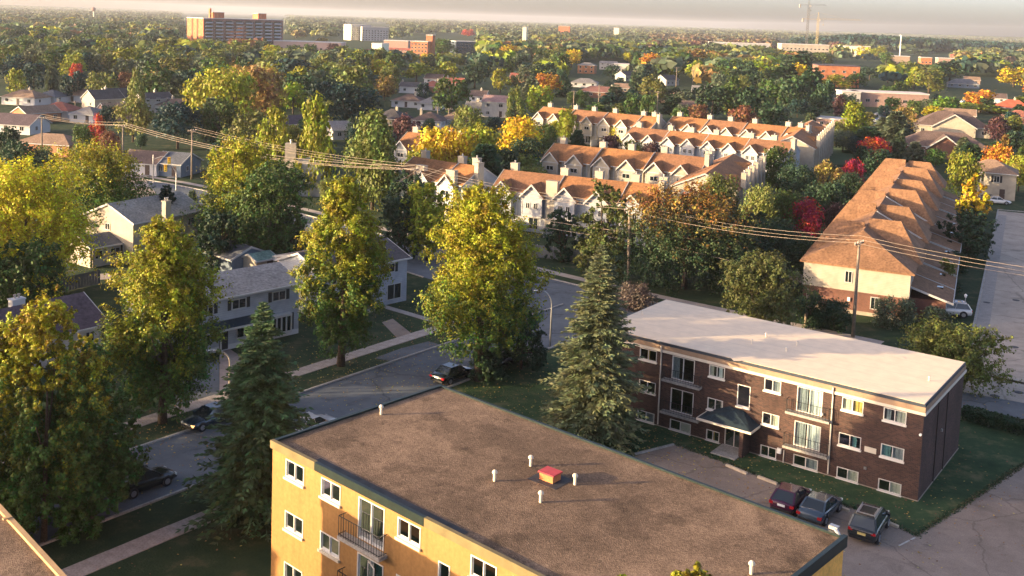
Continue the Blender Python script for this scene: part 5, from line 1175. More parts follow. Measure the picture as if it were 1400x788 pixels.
hero_px('maple_tree', 'large bright golden green tree right of the white house roof', 318, 348, 196, 118, (.28, .27, .016), 'round', gold=.2, n=39000, leaf=0.29, lobes=50, seed=53, z0=.15)
hero_px('maple_tree', 'dark tree filling the gap under the large golden green one', 370, 365, 225, 110, 'green', 'round', n=27000, leaf=0.32, lobes=46, seed=54, z0=.05)
hero_px('maple_tree', 'green tree crowding the back of the grey shuttered house', 300, 372, 290, 70, 'dark green', 'wide', n=9000, leaf=0.36, seed=55, z0=.05)
hero_px('maple_tree', 'court tree with a golden cone top above dark lower boughs', 1326, 345, 240, 44, 'golden', 'column', n=6750, leaf=0.36, seed=56, z0=.45, lobes=24)
hero_px('maple_tree', 'dark spreading court tree beneath the golden cone topped one', 1320, 352, 288, 66, 'dark green', 'wide', n=9000, leaf=0.36, seed=57, z0=.1)
hero_px('shrub', 'small round dark bush in front of the long brick row', 1140, 452, 412, 54, 'dark green', 'round', n=4500, leaf=0.24, seed=58, z0=.02, trunk_r=.08)
hero_px('shrub', 'pale green shrub under the corner of the long brick row', 1222, 447, 408, 60, 'grey green', 'wide', n=4500, leaf=0.22, seed=59, z0=.02, trunk_r=.08)
hero_px('shrub', 'dark bush at the left corner of the long brick row', 1106, 448, 400, 44, 'dark green', 'round', n=3750, leaf=0.24, seed=60, z0=.02, trunk_r=.08)
hero_px('shrub', 'greyish bare looking bush above the left end of the white flat roof', 862, 420, 388, 66, (.1, .075, .065), 'wide', n=4800, leaf=0.22, seed=61, z0=.02, trunk_r=.08)
for (u, vb, vt, w, c, lab, sd) in ((1300, 402, 384, 26, 'dark green', 'small dark tree on the strip by the court, nearest the white SUV', 62), (1290, 400, 352, 30, 'olive', 'olive tree on the strip between court and garages', 63), (1308, 372, 345, 30, 'dark green', 'dark bush at the foot of the cone topped court tree', 64), (1278, 448, 420, 34, 'grey green', 'low pale shrub left of the white SUV', 65)):
    hero_px('shrub', lab, u, vb, vt, w, c, 'wide', n=3300, leaf=0.24, seed=sd, z0=.02, trunk_r=.08)
# low hedge by the hedge row at the right
hd = thing('hedge', 'low clipped dark hedge along the road at the right edge', 'hedge', (0, 0, 0)); rs = np.random.default_rng(5)
a, c = G(1316, 573), G(1420, 600); n = 7000; tt = rs.uniform(0, 1, n); dv = (c-a).normalized(); nv = Vector((-dv.y, dv.x, 0)); L = (c-a).length*1.4
pos = np.stack([a.x+dv.x*L*tt+nv.x*(q := rs.uniform(-.75, .75, n)), a.y+dv.y*L*tt+nv.y*q, rs.uniform(0, 1, n)**.5*1.15], 1)
hc_ = link('foliage', np_mesh('foliage', leaf_quads(pos, rs.normal(size=(n, 3))+np.array([0, 0, .6]), .25, rs), [LEAF]), hd); hc_.color = col4('dark green')
# ---- shared crowns for the rest: total height 1, crown width 1
VAR = {}
def variant(kind, lod, i):
    k = (kind, lod, i)
    if k in VAR: return VAR[k]
    rs = np.random.default_rng(hash((kind, lod, i)) % 1000 if False else sum(map(ord, kind))*31+lod*7+i*101)
    n, leaf, lb = ((6500, .046, 44), (2600, .066, 32), (1000, .1, 22))[lod]
    if kind == 'conifer':
        v = conifer(rs, 1, .5, (26, 18, 11)[lod], (11, 9, 7)[lod], (5, 4, 3)[lod], (.2, .26, .36)[lod], .05); C = None
    else: v, C = crown(rs, .5, {'round': .2, 'oval': .14, 'wide': .25, 'column': .06}[kind], 1, kind, n, leaf, lb, .36 if kind != 'column' else .3)
    tb = trunk_b(rs, 1, .028, C, 4 if lod < 2 else 0)
    if lod == 2: VAR[k] = (np_mesh('crown', v, [LEAFB, BARK], tb), None)
    else: VAR[k] = (np_mesh('crown', v, [LEAFB]), tb.mesh('trunk', BARK))
    return VAR[k]
SHAPE = {'round': 'round tree', 'oval': 'tall tree', 'wide': 'spreading tree', 'column': 'upright tree', 'conifer': 'conifer'}
NAME = {'round': 'broadleaf_tree', 'oval': 'maple_tree', 'wide': 'shade_tree', 'column': 'poplar_tree', 'conifer': 'conifer_tree'}
def tree(x, y, w, h, colour, kind, i, label=None):
    lod = 0 if y < 190 else 1 if y < 330 else 2
    cm, tm = variant(kind, lod, i % 4); nm = NAME[kind]
    if tm is None: r = link(nm, cm, None, (x, y, 0)); c = r
    else:
        r = bpy.data.objects.new(nm, None); COL.objects.link(r); r.location = (x, y, 0); link('trunk', tm, r); c = link('crown', cm, r)
    r.rotation_euler = (0, 0, rng.uniform(0, 6.28)); r.scale = (w, w, h); c.color = col4(colour, rng, .16)
    r['category'] = 'tree'
    u, v = P((x, y, h)); TREES.append([r, colour, SHAPE[kind], u, v, y, w*F_PX/y, label]); HPOS.append((x, y, w*.36)); return r
# listed from the photograph: u of the middle, v of the top, width px, height m, colour, shape
TL = [
 (68,47,36,12,'blue green','round'),(104,24,36,14,'yellow','round'),(144,55,22,10,'orange','round'),(211,59,33,11,'tan','round'),(232,52,20,12,'blue green','round'),(178,37,24,14,'yellow green','oval'),(196,47,25,13,'olive','round'),(230,76,22,9,'orange','round'),(262,79,22,9,'orange','round'),
 (287,71,26,11,'grey green','round'),(280,54,38,12,'yellow green','wide'),(308,60,22,11,'blue green','round'),(315,48,26,12,'yellow','round'),(336,48,30,12,'yellow green','round'),(327,76,26,10,'tan','round'),(296,92,66,18,'yellow green','round'),(340,90,70,18,'tan','round'),(320,100,60,17,'yellow green','round'),(372,94,40,16,'tan','round'),
 (300,136,52,12,'green','round'),(104,87,20,10,'red','round'),(102,97,34,11,'blue green','round'),(118,73,38,12,'blue green','round'),(16,75,34,12,'blue green','round'),(46,86,32,12,'blue green','round'),(71,88,16,13,'grey green','conifer'),(22,95,24,10,'yellow green','round'),(139,99,36,10,'olive','wide'),(172,99,22,9,'russet','round'),
 (213,83,46,16,'green','oval'),(186,94,22,15,'olive','column'),(147,144,26,7,'blue green','round'),(182,135,46,11,'olive','round'),(243,142,62,11,'blue green','wide'),(133,157,22,9,'red','oval'),(113,170,24,8,'green','round'),(152,180,26,7,'russet','round'),(10,175,40,9,'dark green','wide'),(28,195,50,8,'dark green','wide'),(60,200,30,6,'olive','wide'),
 (398,81,60,14,'blue green','round'),(412,101,50,13,'dark green','round'),(372,62,33,11,'yellow','round'),(425,60,22,11,'green','round'),(403,73,24,9,'orange','wide'),(425,72,18,10,'yellow','round'),(445,73,22,10,'grey green','round'),(457,85,42,12,'olive','round'),(481,92,36,12,'green','round'),(478,115,66,14,'blue green','round'),(440,112,40,12,'blue green','round'),
 (521,83,30,11,'yellow','wide'),(533,91,26,11,'olive','round'),(518,66,26,13,'olive','oval'),(540,74,28,12,'green','round'),(526,103,34,10,'tan','round'),(503,115,18,9,'green','round'),(570,86,44,10,'yellow green','wide'),(610,85,32,11,'yellow green','round'),(605,53,38,15,'green','round'),(618,108,46,13,'green','round'),(650,84,42,13,'dark green','round'),(580,114,20,8,'blue green','round'),
 (640,40,17,14,'red','round'),(455,34,14,14,'russet','oval'),(697,62,30,14,'golden','round'),(685,95,24,11,'yellow green','round'),(667,70,20,11,'yellow','round'),(432,136,56,18,'golden green','column'),(376,148,44,14,'golden green','oval'),(512,154,80,17,'olive','oval'),(556,158,40,10,'maroon','round'),
 (600,174,62,12.3,'golden','wide'),(628,178,48,12.3,'golden','round'),(662,170,64,12.5,'yellow green','round'),(575,206,44,9,'yellow green','wide'),(600,200,44,9.5,'golden','wide'),(640,145,36,10,'olive','round'),(710,160,62,12,'golden','round'),(663,198,56,11,'dark green','conifer'),(636,196,36,9,'olive','column'),(690,205,44,9,'dark green','wide'),(570,212,40,6,'yellow green','wide'),(706,121,28,13,'olive','column'),(738,118,40,11,'yellow green','wide'),
 (720,188,40,8,'dark green','round'),(744,170,40,8,'green','round'),(775,149,30,10,'golden green','round'),(762,165,20,6,'yellow','round'),(790,178,26,9,'dark green','conifer'),(815,168,24,6,'russet','wide'),(845,172,22,6,'yellow','wide'),(835,185,30,8,'maroon','round'),(866,192,30,7,'olive','round'),(895,195,30,7,'maroon','round'),(925,186,34,7,'olive','round'),(950,192,26,6,'dark green','round'),
 (782,68,28,13,'golden','round'),(745,86,40,13,'dark green','round'),(770,95,26,12,'dark green','round'),(728,105,22,11,'grey green','conifer'),(888,73,28,14,'orange','round'),(915,73,24,13,'olive','round'),(952,67,38,17,'tan','oval'),(858,72,14,9,'yellow','round'),(892,104,34,12,'olive','round'),(838,90,26,8,'dark green','wide'),(866,127,22,9,'green','round'),(887,130,24,9,'green','round'),
 (985,90,40,12,'green','round'),(1015,95,40,12,'dark green','round'),(1040,78,32,13,'tan','round'),(975,118,42,12,'dark green','round'),(1005,115,46,13,'green','round'),(1035,120,48,13,'dark green','round'),(955,143,30,7,'russet','wide'),(930,148,24,7,'green','round'),(845,146,24,5,'yellow green','wide'),(1020,145,36,8,'russet','round'),
 (1097,70,30,20,'dark green','conifer'),(1076,84,30,17,'dark green','conifer'),(1112,92,30,16,'dark green','conifer'),(1085,110,40,13,'dark green','round'),(1062,108,34,13,'green','round'),(1142,102,38,9,'yellow green','wide'),(1172,100,28,9,'green','round'),(1182,64,24,15,'yellow','oval'),(1202,64,26,15,'yellow green','oval'),(1212,72,24,14,'green','round'),(1190,92,30,9,'dark green','wide'),(1215,95,30,9,'dark green','wide'),
 (1242,84,34,14,'olive','round'),(1272,96,46,13,'olive','round'),(1230,112,26,10,'green','oval'),(1300,84,40,14,'dark green','round'),(1388,92,42,13,'golden','round'),(1385,76,30,13,'dark green','conifer'),(1342,123,42,9,'orange','round'),(1278,146,30,5,'yellow','wide'),(1287,132,34,8,'bright green','round'),(1238,147,34,10,'tan','round'),(1226,152,34,11,'grey green','conifer'),(1230,182,20,7,'grey green','conifer'),
 (1168,142,46,12,'golden green','column'),(1196,188,38,7,'red','round'),(1366,160,34,8,'maroon','oval'),(1376,184,14,6,'tan','conifer'),(1318,188,22,7,'grey green','conifer'),(1252,194,24,6,'grey green','conifer'),(1280,204,26,5,'green','wide'),(1365,197,36,8,'orange','round'),(1320,207,38,10,'yellow green','round'),(1396,212,40,8,'yellow green','round'),(1340,142,70,4,'yellow green','wide'),
 (1169,219,30,8,'crimson','round'),(1133,222,38,8,'tan','round'),(1101,273,50,8,'crimson','round'),(1090,226,46,9,'dark green','round'),(1066,202,46,10,'green','round'),(1132,250,60,9,'dark green','wide'),(1075,262,44,9,'green','round'),(1042,256,50,10,'olive','round'),(1062,300,64,8,'dark green','wide'),(1098,322,56,7,'dark green','wide'),(985,240,56,10,'olive','round'),(1165,238,40,8,'dark green','wide'),(1200,205,44,7,'dark green','wide'),(1180,200,20,6,'dark green','conifer'),
 (1028,350,60,6,'dark green','wide'),(1150,280,40,7,'maroon','round'),(955,168,28,5,'yellow','wide'),(1108,155,22,9,'grey green','conifer'),(1150,130,20,9,'maroon','oval'),(1345,75,40,10,'green','round'),(1365,62,40,10,'grey green','round'),(1260,66,40,11,'grey green','round'),(1240,60,24,12,'tan','round'),(1290,62,36,11,'green','round'),
 (205,62,30,11,'olive','round'),(160,40,40,13,'grey green','round'),(60,30,40,13,'grey green','round'),(20,40,40,12,'olive','round'),(250,35,30,13,'grey green','round'),(225,38,30,13,'tan','round'),(405,40,30,12,'grey green','round'),(440,52,22,11,'tan','round'),(455,60,24,11,'maroon','round'),(240,88,34,11,'green','round'),(265,98,40,11,'blue green','round'),
 (968,65,36,12,'green','round'),(990,66,36,12,'dark green','round'),(1012,64,36,12,'olive','round'),(1035,65,36,12,'green','round'),(1058,67,36,12,'olive','round'),(1082,70,34,12,'green','round'),(1104,71,34,12,'dark green','round'),(1126,72,32,12,'green','round'),(400,62,26,10,'green','round'),(470,63,26,10,'olive','round'),
 (30,225,40,8,'dark green','conifer'),(228,255,34,9,'blue green','conifer'),(262,262,20,5,'dark green','column'),(252,266,16,4,'dark green','conifer'),(1060,140,40,9,'dark green','round'),(1120,130,34,11,'dark green','round'),(1130,110,26,12,'dark green','round'),
]
for i, (u, v, w, h, c, k) in enumerate(TL):
    g_ = G(u, v, h); tree(g_.x, g_.y, max(1.6, w*g_.y/F_PX*1.08), h, c, k, i)
# filler trees where the photograph shows only more of the same canopy
R2l = [Vector(p) for p in R2]
def blocked(x, y, w):
    for (a, b_, r_) in HPOS:
        if (a-x)**2+(b_-y)**2 < (r_+w*.42)**2: return True
    q = Vector((x, y))
    for i in range(len(R2l)-1):
        a, b_ = R2l[i], R2l[i+1]; d = b_-a; t = max(0, min(1, (q-a).dot(d)/d.length_squared))
        if (a+d*t-q).length < 9+w*.2: return True
    d = q-R1O; 
    if abs(d.dot(R1N)) < 12 and d.dot(R1D) < 70: return True
    return False
SHOWN = [(676, 140, 1140, 300), (1088, 212, 1400, 470), (1234, 148, 1352, 212), (1112, 84, 1194, 116), (1166, 122, 1262, 182), (252, 14, 388, 55), (474, 30, 528, 54), (560, 46, 650, 74), (375, 52, 478, 68), (0, 116, 180, 205), (536, 100, 700, 180), (785, 84, 860, 130), (440, 158, 490, 196), (1064, 54, 1130, 74), (180, 196, 276, 262), (1300, 104, 1400, 156), (500, 54, 560, 68), (1205, 70, 1300, 90), (895, 112, 945, 142), (120, 280, 420, 480)]
def hides(x, y, w, h):
    u, vt = P((x, y, h)); _, vb = P((x, y, 0)); hw_ = w*F_PX/y/2
    for (a, b_, c, d) in SHOWN:
        if u+hw_ > a and u-hw_ < c and vt < d-2 and vb > b_+2: return True
    return False
fr_ = np.random.default_rng(99); made = 0; tries = 0
cw = (['green']*22 + ['dark green']*12 + ['blue green']*9 + ['olive']*22 + ['grey green']*14 + ['yellow green']*12 + ['golden green']*6 + ['tan']*3 + ['golden']*2 + ['orange']*2 + ['russet']*1)
while made < 280 and tries < 14000:
    tries += 1; y = math.sqrt(fr_.uniform(190**2, 820**2)); x = fr_.uniform(-.47, .58)*y
    h = fr_.uniform(9, 15); w = h*fr_.uniform(.85, 1.25); k = ['round', 'round', 'oval', 'wide', 'round', 'conifer'][int(fr_.integers(0, 6))]
    if k == 'conifer': w = h*.45
    if blocked(x, y, w*.8) or hides(x, y, w, h): continue
    tree(x, y, w, h, cw[int(fr_.integers(0, len(cw)))], k, tries); made += 1
CLEAR = [(0, 112, 180, 205), (540, 100, 700, 165), (736, 150, 1140, 262), (1088, 212, 1400, 470), (690, 240, 900, 310), (200, 235, 262, 262)]
made = 0; tries = 0
while made < 190 and tries < 9000:
    tries += 1; y = math.sqrt(fr_.uniform(170**2, 520**2)); x = fr_.uniform(-.46, .57)*y; h = fr_.uniform(3.5, 7.5); w = h*fr_.uniform(.8, 1.3)
    if blocked(x, y, w*.3): continue
    u_, vt_ = P((x, y, h)); 
    if any(a < u_ < c and b_ < vt_ + 6 < d for a, b_, c, d in CLEAR): continue
    t_ = tree(x, y, w, h, ['dark green', 'blue green', 'green', 'olive', 'grey green', 'dark green'][int(fr_.integers(0, 6))], ['round', 'wide', 'conifer'][int(fr_.integers(0, 3))], tries); t_.name = 'small_tree'; made += 1
for i, (x, y, h, w) in enumerate(((-50, 78, 12.5, 9), (-53, 88, 12, 9), (-56, 98, 12.5, 10), (-58, 109, 12, 9), (-46, 71, 12, 8))):  # unseen trees added left of the view to shade street and gardens
    t_ = tree(x, y, w, h, 'green', 'round', i, 'x'); TREES.pop(); t_['label'] = 'green tree of the plots beyond the left edge of the view'; t_['group'] = 'trees beyond the left edge'
# ---- labels: colour + shape + the nearest thing one can find, with a count from the left where several agree
LM = [(60,125,'by the tan hip roofed bungalow'),(85,140,'by the dull red bungalow roof'),(20,155,'by the plum roofed porch house'),(72,185,'by the sunlit orange bungalow'),(145,123,'by the twin cream gables'),(210,125,'by the narrow white house'),(243,134,'by the low brown roof'),(320,35,'by the orange brick slab tower'),(320,66,'below the orange slab tower'),(330,120,'by the big yellow willows'),
 (500,45,'by the pale yellow five storey building'),(424,60,'by the long pink shop building'),(577,62,'by the orange four storey block'),(633,66,'by the dark glass block'),(565,112,'by the dark slate roof'),(605,107,'by the two red roofs'),(575,128,'by the brown hip roof'),(540,150,'by the dark roof with the lit corner'),(605,155,'by the yellow street pole'),(680,140,'by the white two storey house'),(803,92,'by the two storey brick house'),(822,122,'by the wide red bungalow'),(912,108,'by the bright white gable'),(926,126,'by the pale tan roof'),
 (790,165,'by the far left townhouse row'),(985,170,'by the far right townhouse row'),(850,230,'by the middle townhouse row'),(760,290,'by the nearest townhouse row'),(1080,215,'by the farther end-on townhouse block'),(985,270,'by the nearer end-on townhouse block'),(600,245,'by the grey townhouses with tall chimneys'),(570,205,'by the plum roofed townhouses'),(1150,100,'by the bright orange brick block'),(1213,135,'by the white flat roof'),(1100,66,'under the tower cranes'),(1230,66,'by the light mast'),(1020,62,'by the far grey apartment row'),(1300,165,'by the cream gabled hall'),(1290,195,'by the brick gabled hall'),(1385,140,'by the bright red hip roof'),(1356,230,'by the beige cul-de-sac house'),(1200,250,'beyond the brick row'),(1110,330,'by the brick row front'),(1320,84,'by the dark red roofed building'),(1172,64,'by the far cream building'),(1317,112,'by the blue grey hip roof'),
 (40,40,'near the skyline at the far left'),(130,30,'under the water tower'),(110,60,'by the far dull red roof'),(200,45,'left of the orange brick slab tower'),(460,100,'in the dark grove above conical trees'),(432,190,'by the conical golden green pair'),(520,180,'right of the grey gabled building'),(720,50,'near the small far white tower'),(775,55,'near the far orange blocks'),(850,60,'near the far cream tower'),(1060,120,'by the three tall dark conifers'),(770,85,'by the golden tree above the townhouses'),(215,235,'by the traffic signals'),(300,180,'by the pole with crossed wires'),(1300,60,'near the wooded ridge'),(900,85,'by the autumn oaks'),(660,85,'right of the tall green grove'),(1240,120,'by the parked car rows')]
ORD = ['leftmost', 'second from left', 'third from left', 'fourth from left', 'fifth from left', 'sixth from left', 'seventh from left', 'eighth from left', 'ninth from left', 'tenth from left', 'eleventh from left', 'twelfth from left', 'thirteenth from left', 'fourteenth from left', 'fifteenth from left', 'sixteenth from left']
buckets = {}
for t_ in TREES:
    lm = min(LM, key=lambda q: (q[0]-t_[3])**2 + ((q[1]-t_[4]-8)*1.6)**2)[2]
    buckets.setdefault((t_[1], t_[2], lm), []).append(t_)
for (c_, s_, lm), ts in buckets.items():
    ts.sort(key=lambda q: q[3])
    for i, t_ in enumerate(ts):
        t_[0]['label'] = f'{c_} {s_} {lm}' if len(ts) == 1 else f'{ORD[i] if i < len(ts)-1 else "rightmost"} of {len(ts)} {c_} {s_}s {lm}'
        t_[0]['group'] = {'maple_tree': 'garden maples across the suburb', 'broadleaf_tree': 'garden trees across the suburb', 'shade_tree': 'spreading trees across the suburb', 'small_tree': 'small garden trees between the houses', 'poplar_tree': 'upright trees across the suburb', 'conifer_tree': 'conifers across the suburb'}[t_[0].name.split('.')[0]]
# ---- the woods that run on to the horizon
WOODL = attr_leaf('woodland_foliage')
def woods(name, pts, leaf_k=.28, per=50, seed=3):
    """pts rows: x, y, width, height, r, g, b"""
    rs = np.random.default_rng(seed); pts = np.array(pts); n = len(pts); k = np.repeat(np.arange(n), per); N = n*per
    d = rs.normal(size=(N, 3)); d[:, 2] = np.abs(d[:, 2])*1.1-.25; d /= np.linalg.norm(d, axis=1)[:, None]
    w = pts[k, 2]; h = pts[k, 3]; r = rs.uniform(.75, 1.05, N)
    pos = np.stack([pts[k, 0]+d[:, 0]*w*.5*r, pts[k, 1]+d[:, 1]*w*.5*r, h*.55+d[:, 2]*h*.45*r], 1)
    v = leaf_quads(pos, d+rs.normal(size=(N, 3))*.4, np.minimum(w, h*2)*leaf_k, rs, .8); me = np_mesh(name, v, [WOODL])
    ca = me.attributes.new('leaf', 'FLOAT_COLOR', 'POINT'); cc = np.ones((N*4, 4), np.float32); cc[:, :3] = np.repeat(pts[k, 4:7], 4, 0)*np.repeat(rs.uniform(.8, 1.2, N), 4)[:, None]; ca.data.foreach_set('color', cc.ravel())
    o = link(name, me); o['kind'] = 'stuff'; return o
pts = []; wr = np.random.default_rng(21)
far_names = ['green']*22+['dark green']*14+['blue green']*8+['olive']*22+['grey green']*20+['tan']*5+['yellow green']*5+['golden']*1+['russet']*2+['maroon']*1
y = 520.0
while y < 11000:
    n_ = int(1.12*y/(9+y/160)*(.42 if y < 800 else .8)); 
    for x in wr.uniform(-.48*y, .6*y, n_):
        yy = y*wr.uniform(.97, 1.06); h = wr.uniform(8, 14)*(1 if yy < 3000 else 1.1); w = wr.uniform(.9, 1.6)*(9.5+yy/150)
        if blocked(x, yy, w) if yy < 1500 else False: continue
        if hides(x, yy, w, h): continue
        c_ = np.array(PAL[far_names[int(wr.integers(0, len(far_names)))]])*wr.uniform(.75, 1.2)
        u_, _ = P((x, yy, 8))
        if 880 < u_ < 1150 and 1300 < yy < 2600 and wr.uniform() < .75: c_ = np.array((.17, .055, .045))
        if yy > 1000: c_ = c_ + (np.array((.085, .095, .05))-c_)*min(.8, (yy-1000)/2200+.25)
        pts.append((x, yy, w*wr.uniform(.7, 1.5), h, *c_))
    y *= 1.022 if y < 1200 else 1.03
woods('woodland', pts)
# wooded ridge at the right
pts = []
for i in range(900):
    u_ = wr.uniform(1085, 1480); yy = wr.uniform(1750, 2500); x = D(u_, 50, yy).x
    env = min(1, max(0, (u_-1085)/90)) * (1 if u_ < 1180 else max(.35, 1-(u_-1180)/330)); c_ = np.array(PAL['blue green' if wr.uniform() < .6 else 'dark green'])*wr.uniform(.8, 1.3)
    pts.append((x, yy, 24, 12+14*env*wr.uniform(.6, 1.05), *c_))
woods('wooded_ridge', pts, seed=8)

# ---- fallen leaves on the verges and lawns under the street trees
lr_ = np.random.default_rng(77); LP, LC = [], []
for (u, v, n, sp) in ((222, 578, 700, 5), (466, 500, 800, 6), (655, 520, 700, 6), (811, 600, 500, 5), (760, 590, 500, 8), (900, 605, 350, 5), (560, 440, 500, 6), (330, 660, 250, 6), (1310, 530, 300, 5), (980, 620, 350, 5), (1150, 690, 350, 6), (1290, 660, 400, 6)):
    g_ = G(u, v); q = np.stack([g_.x + lr_.normal(size=n)*sp, g_.y + lr_.normal(size=n)*sp, np.full(n, .03)], 1); LP.append(q); LC.append(np.array(((.4, .24, .05), (.3, .15, .05), (.42, .34, .08), (.22, .13, .06)))[lr_.integers(0, 4, n)])
LP = np.vstack(LP); LC = np.vstack(LC); nn = lr_.normal(size=(len(LP), 3))*.25 + np.array([0, 0, 1])
me = np_mesh('fallen_leaves', leaf_quads(LP, nn, .16, lr_), [WOODL]); ca = me.attributes.new('leaf', 'FLOAT_COLOR', 'POINT'); cc = np.ones((len(LP)*4, 4), np.float32); cc[:, :3] = np.repeat(LC, 4, 0); ca.data.foreach_set('color', cc.ravel()); stuff(link('fallen_leaves', me))

# ---- ragged grass along the hard edges of the car park
gr_ = np.random.default_rng(31); GP = []
edge = [G(924, 608), G(1000, 636), G(1060, 660), G(1160, 693), G(1215, 713), G(1252, 733), G(1325, 686), G(1400, 635)]
for a, c in zip(edge, edge[1:]):
    n = int((c-a).length*70); t = gr_.uniform(0, 1, n)[:, None]; q = np.array(a)*(1-t)+np.array(c)*t; q[:, :2] += gr_.normal(size=(n, 2))*.13; q[:, 2] = .05; GP.append(q)
GP = np.vstack(GP); me = np_mesh('edge_grass', leaf_quads(GP, gr_.normal(size=(len(GP), 3))*np.array([1, 1, .4]), .2, gr_, .4), [WOODL]); ca = me.attributes.new('leaf', 'FLOAT_COLOR', 'POINT'); cc = np.ones((len(GP)*4, 4), np.float32)
cc[:, :3] = np.repeat(np.array(((.03, .075, .04), (.06, .09, .04), (.14, .13, .07)))[gr_.integers(0, 3, len(GP))], 4, 0); ca.data.foreach_set('color', cc.ravel()); stuff(link('edge_grass', me))
# ================================================================== VEHICLES
TYRE = M('tyre_rubber', (.015, .015, .016), .85); RIM = M('alloy_rim', (.4, .4, .42), .35, metal=.8); REDL = M('tail_lamp', (.35, .01, .015), .2); CLEARL = M('head_lamp', (.75, .75, .7), .15)
AMBER = M('lit_headlamp', (.9, .6, .3), .3); AMBER.node_tree.nodes['Principled BSDF'].inputs['Emission Color'].default_value = (1, .5, .15, 1); AMBER.node_tree.nodes['Principled BSDF'].inputs['Emission Strength'].default_value = 0.5
CARGLASS = M('car_glass', (.022, .03, .034), .06, spec=.9); RUBBER = M('black_trim', (.018, .018, .02), .6)
SHP = { # length, half width, stations (x, z_bottom, z_shoulder, width factor), cabin xf0 xf1 xr1 xr0, z shoulder, z roof
 'sedan': (4.6, .9, [(-2.3, .42, .72, .74), (-2.2, .28, .9, .9), (-1.7, .2, .98, 1), (-.6, .2, .95, 1), (.9, .2, .92, 1), (1.7, .2, .82, .98), (2.15, .27, .7, .88), (2.3, .4, .58, .7)], (1.05, .25, -1.0, -1.75), .93, 1.45),
 'hatch': (4.2, .88, [(-2.1, .42, .85, .8), (-2.0, .28, .96, .93), (-1.5, .2, .99, 1), (-.5, .2, .96, 1), (.8, .2, .93, 1), (1.55, .2, .84, .98), (1.95, .27, .72, .88), (2.1, .4, .6, .7)], (1.0, .15, -1.25, -1.95), .95, 1.5),
 'suv': (4.6, .94, [(-2.3, .5, 1.0, .86), (-2.22, .34, 1.08, .96), (-1.7, .26, 1.1, 1), (-.6, .26, 1.08, 1), (.9, .26, 1.06, 1), (1.7, .28, 1.0, .98), (2.15, .34, .86, .9), (2.3, .5, .72, .74)], (1.15, .5, -1.75, -2.18), 1.06, 1.72)}
_car = {}
def car_meshes(kind):
    if kind in _car: return _car[kind]
    L, W, st, (xf0, xf1, xr1, xr0), zs, zr = SHP[kind]; b = MB(); ring = []
    for (x, zb, zt, f) in st:
        w = W*f; n = len(b.v)
        pts = [(0, zb), (w*.86, zb), (w*.98, zb+.14), (w, zb+(zt-zb)*.55), (w*.95, zt-.06), (w*.82, zt), (0, zt+.035)]
        full = [(x, y, z) for y, z in pts] + [(x, -y, z) for y, z in pts[-2:0:-1]]
        b.v += full; ring.append(range(n, n+len(full)))
    for r0, r1 in zip(ring, ring[1:]):
        m = len(r0)
        for i in range(m): b.f.append((r0[i], r1[i], r1[(i+1) % m], r0[(i+1) % m])); b.mi.append(0)
    b.f.append(tuple(ring[0])); b.mi.append(0); b.f.append(tuple(ring[-1])[::-1]); b.mi.append(0)
    body = b.mesh('body', BLACK, True)
    wb, wr = W*.9, W*.72; t = .05
    rf = MB(); rf.hexa([(xr1, -wr, zr-t), (xf1, -wr, zr-t), (xf1, wr, zr-t), (xr1, wr, zr-t), (xr1+.06, -wr*.93, zr+.02), (xf1-.1, -wr*.93, zr+.02), (xf1-.1, wr*.93, zr+.02), (xr1+.06, wr*.93, zr+.02)])
    for s in (1, -1):
        for (x0, x1, k) in ((xf0, xf1, .07), (xr0, xr1, .13), ((xf0+xr0)/2+.1, (xf1+xr1)/2, .07)): rf.bar((x0, s*wb, zs-.03), (x1, s*wr, zr-t*.4), k, .06)
    roof = rf.mesh('roof', BLACK)
    def quad(*p): m = MB(); m.q(*p); return m.mesh('window', CARGLASS)
    e = .012; ws = quad((xf0+e, -wb, zs), (xf0+e, wb, zs), (xf1+e, wr, zr-t), (xf1+e, -wr, zr-t)); rw = quad((xr0-e, wb, zs), (xr0-e, -wb, zs), (xr1-e, -wr, zr-t), (xr1-e, wr, zr-t))
    xm0, xm1 = (xf0+xr0)/2+.1, (xf1+xr1)/2; sw = []
    for s in (1, -1):
        for a0, a1, c0_, c1_ in ((xf0, xm0, xf1, xm1), (xm0, xr0, xm1, xr1)):
            q = [(a0, s*(wb+e), zs), (a1, s*(wb+e), zs), (c1_, s*(wr+e), zr-t), (c0_, s*(wr+e), zr-t)]; sw.append(quad(*(q if s < 0 else q[::-1])))
    ty_ = MB(); R = .33 if kind != 'suv' else .37; ty_.tube([(0, -.11, 0), (0, -.09, 0), (0, .09, 0), (0, .11, 0)], [R-.04, R, R, R-.04], 20); tm = ty_.mesh('tyre', TYRE, True)
    ri = MB(); ri.disc((0, .108, 0), (0, 1, 0), R*.64, 14, .03)
    for k in range(5): a = 2*math.pi*k/5; ri.bar((0, .128, 0), (math.cos(a)*R*.6, .128, math.sin(a)*R*.6), .06, .015)
    _car[kind] = (body, roof, ws, rw, sw, tm, ri.mesh('rim', RIM), R); return _car[kind]
def arch_mesh(R):
    k = ('arch', R)
    if k not in _mesh: m = MB(); m.disc((0, .0, .02), (0, 1, 0), R+.07, 18, .205); _mesh[k] = m.mesh('wheel_arch', RUBBER)
    return _mesh[k]
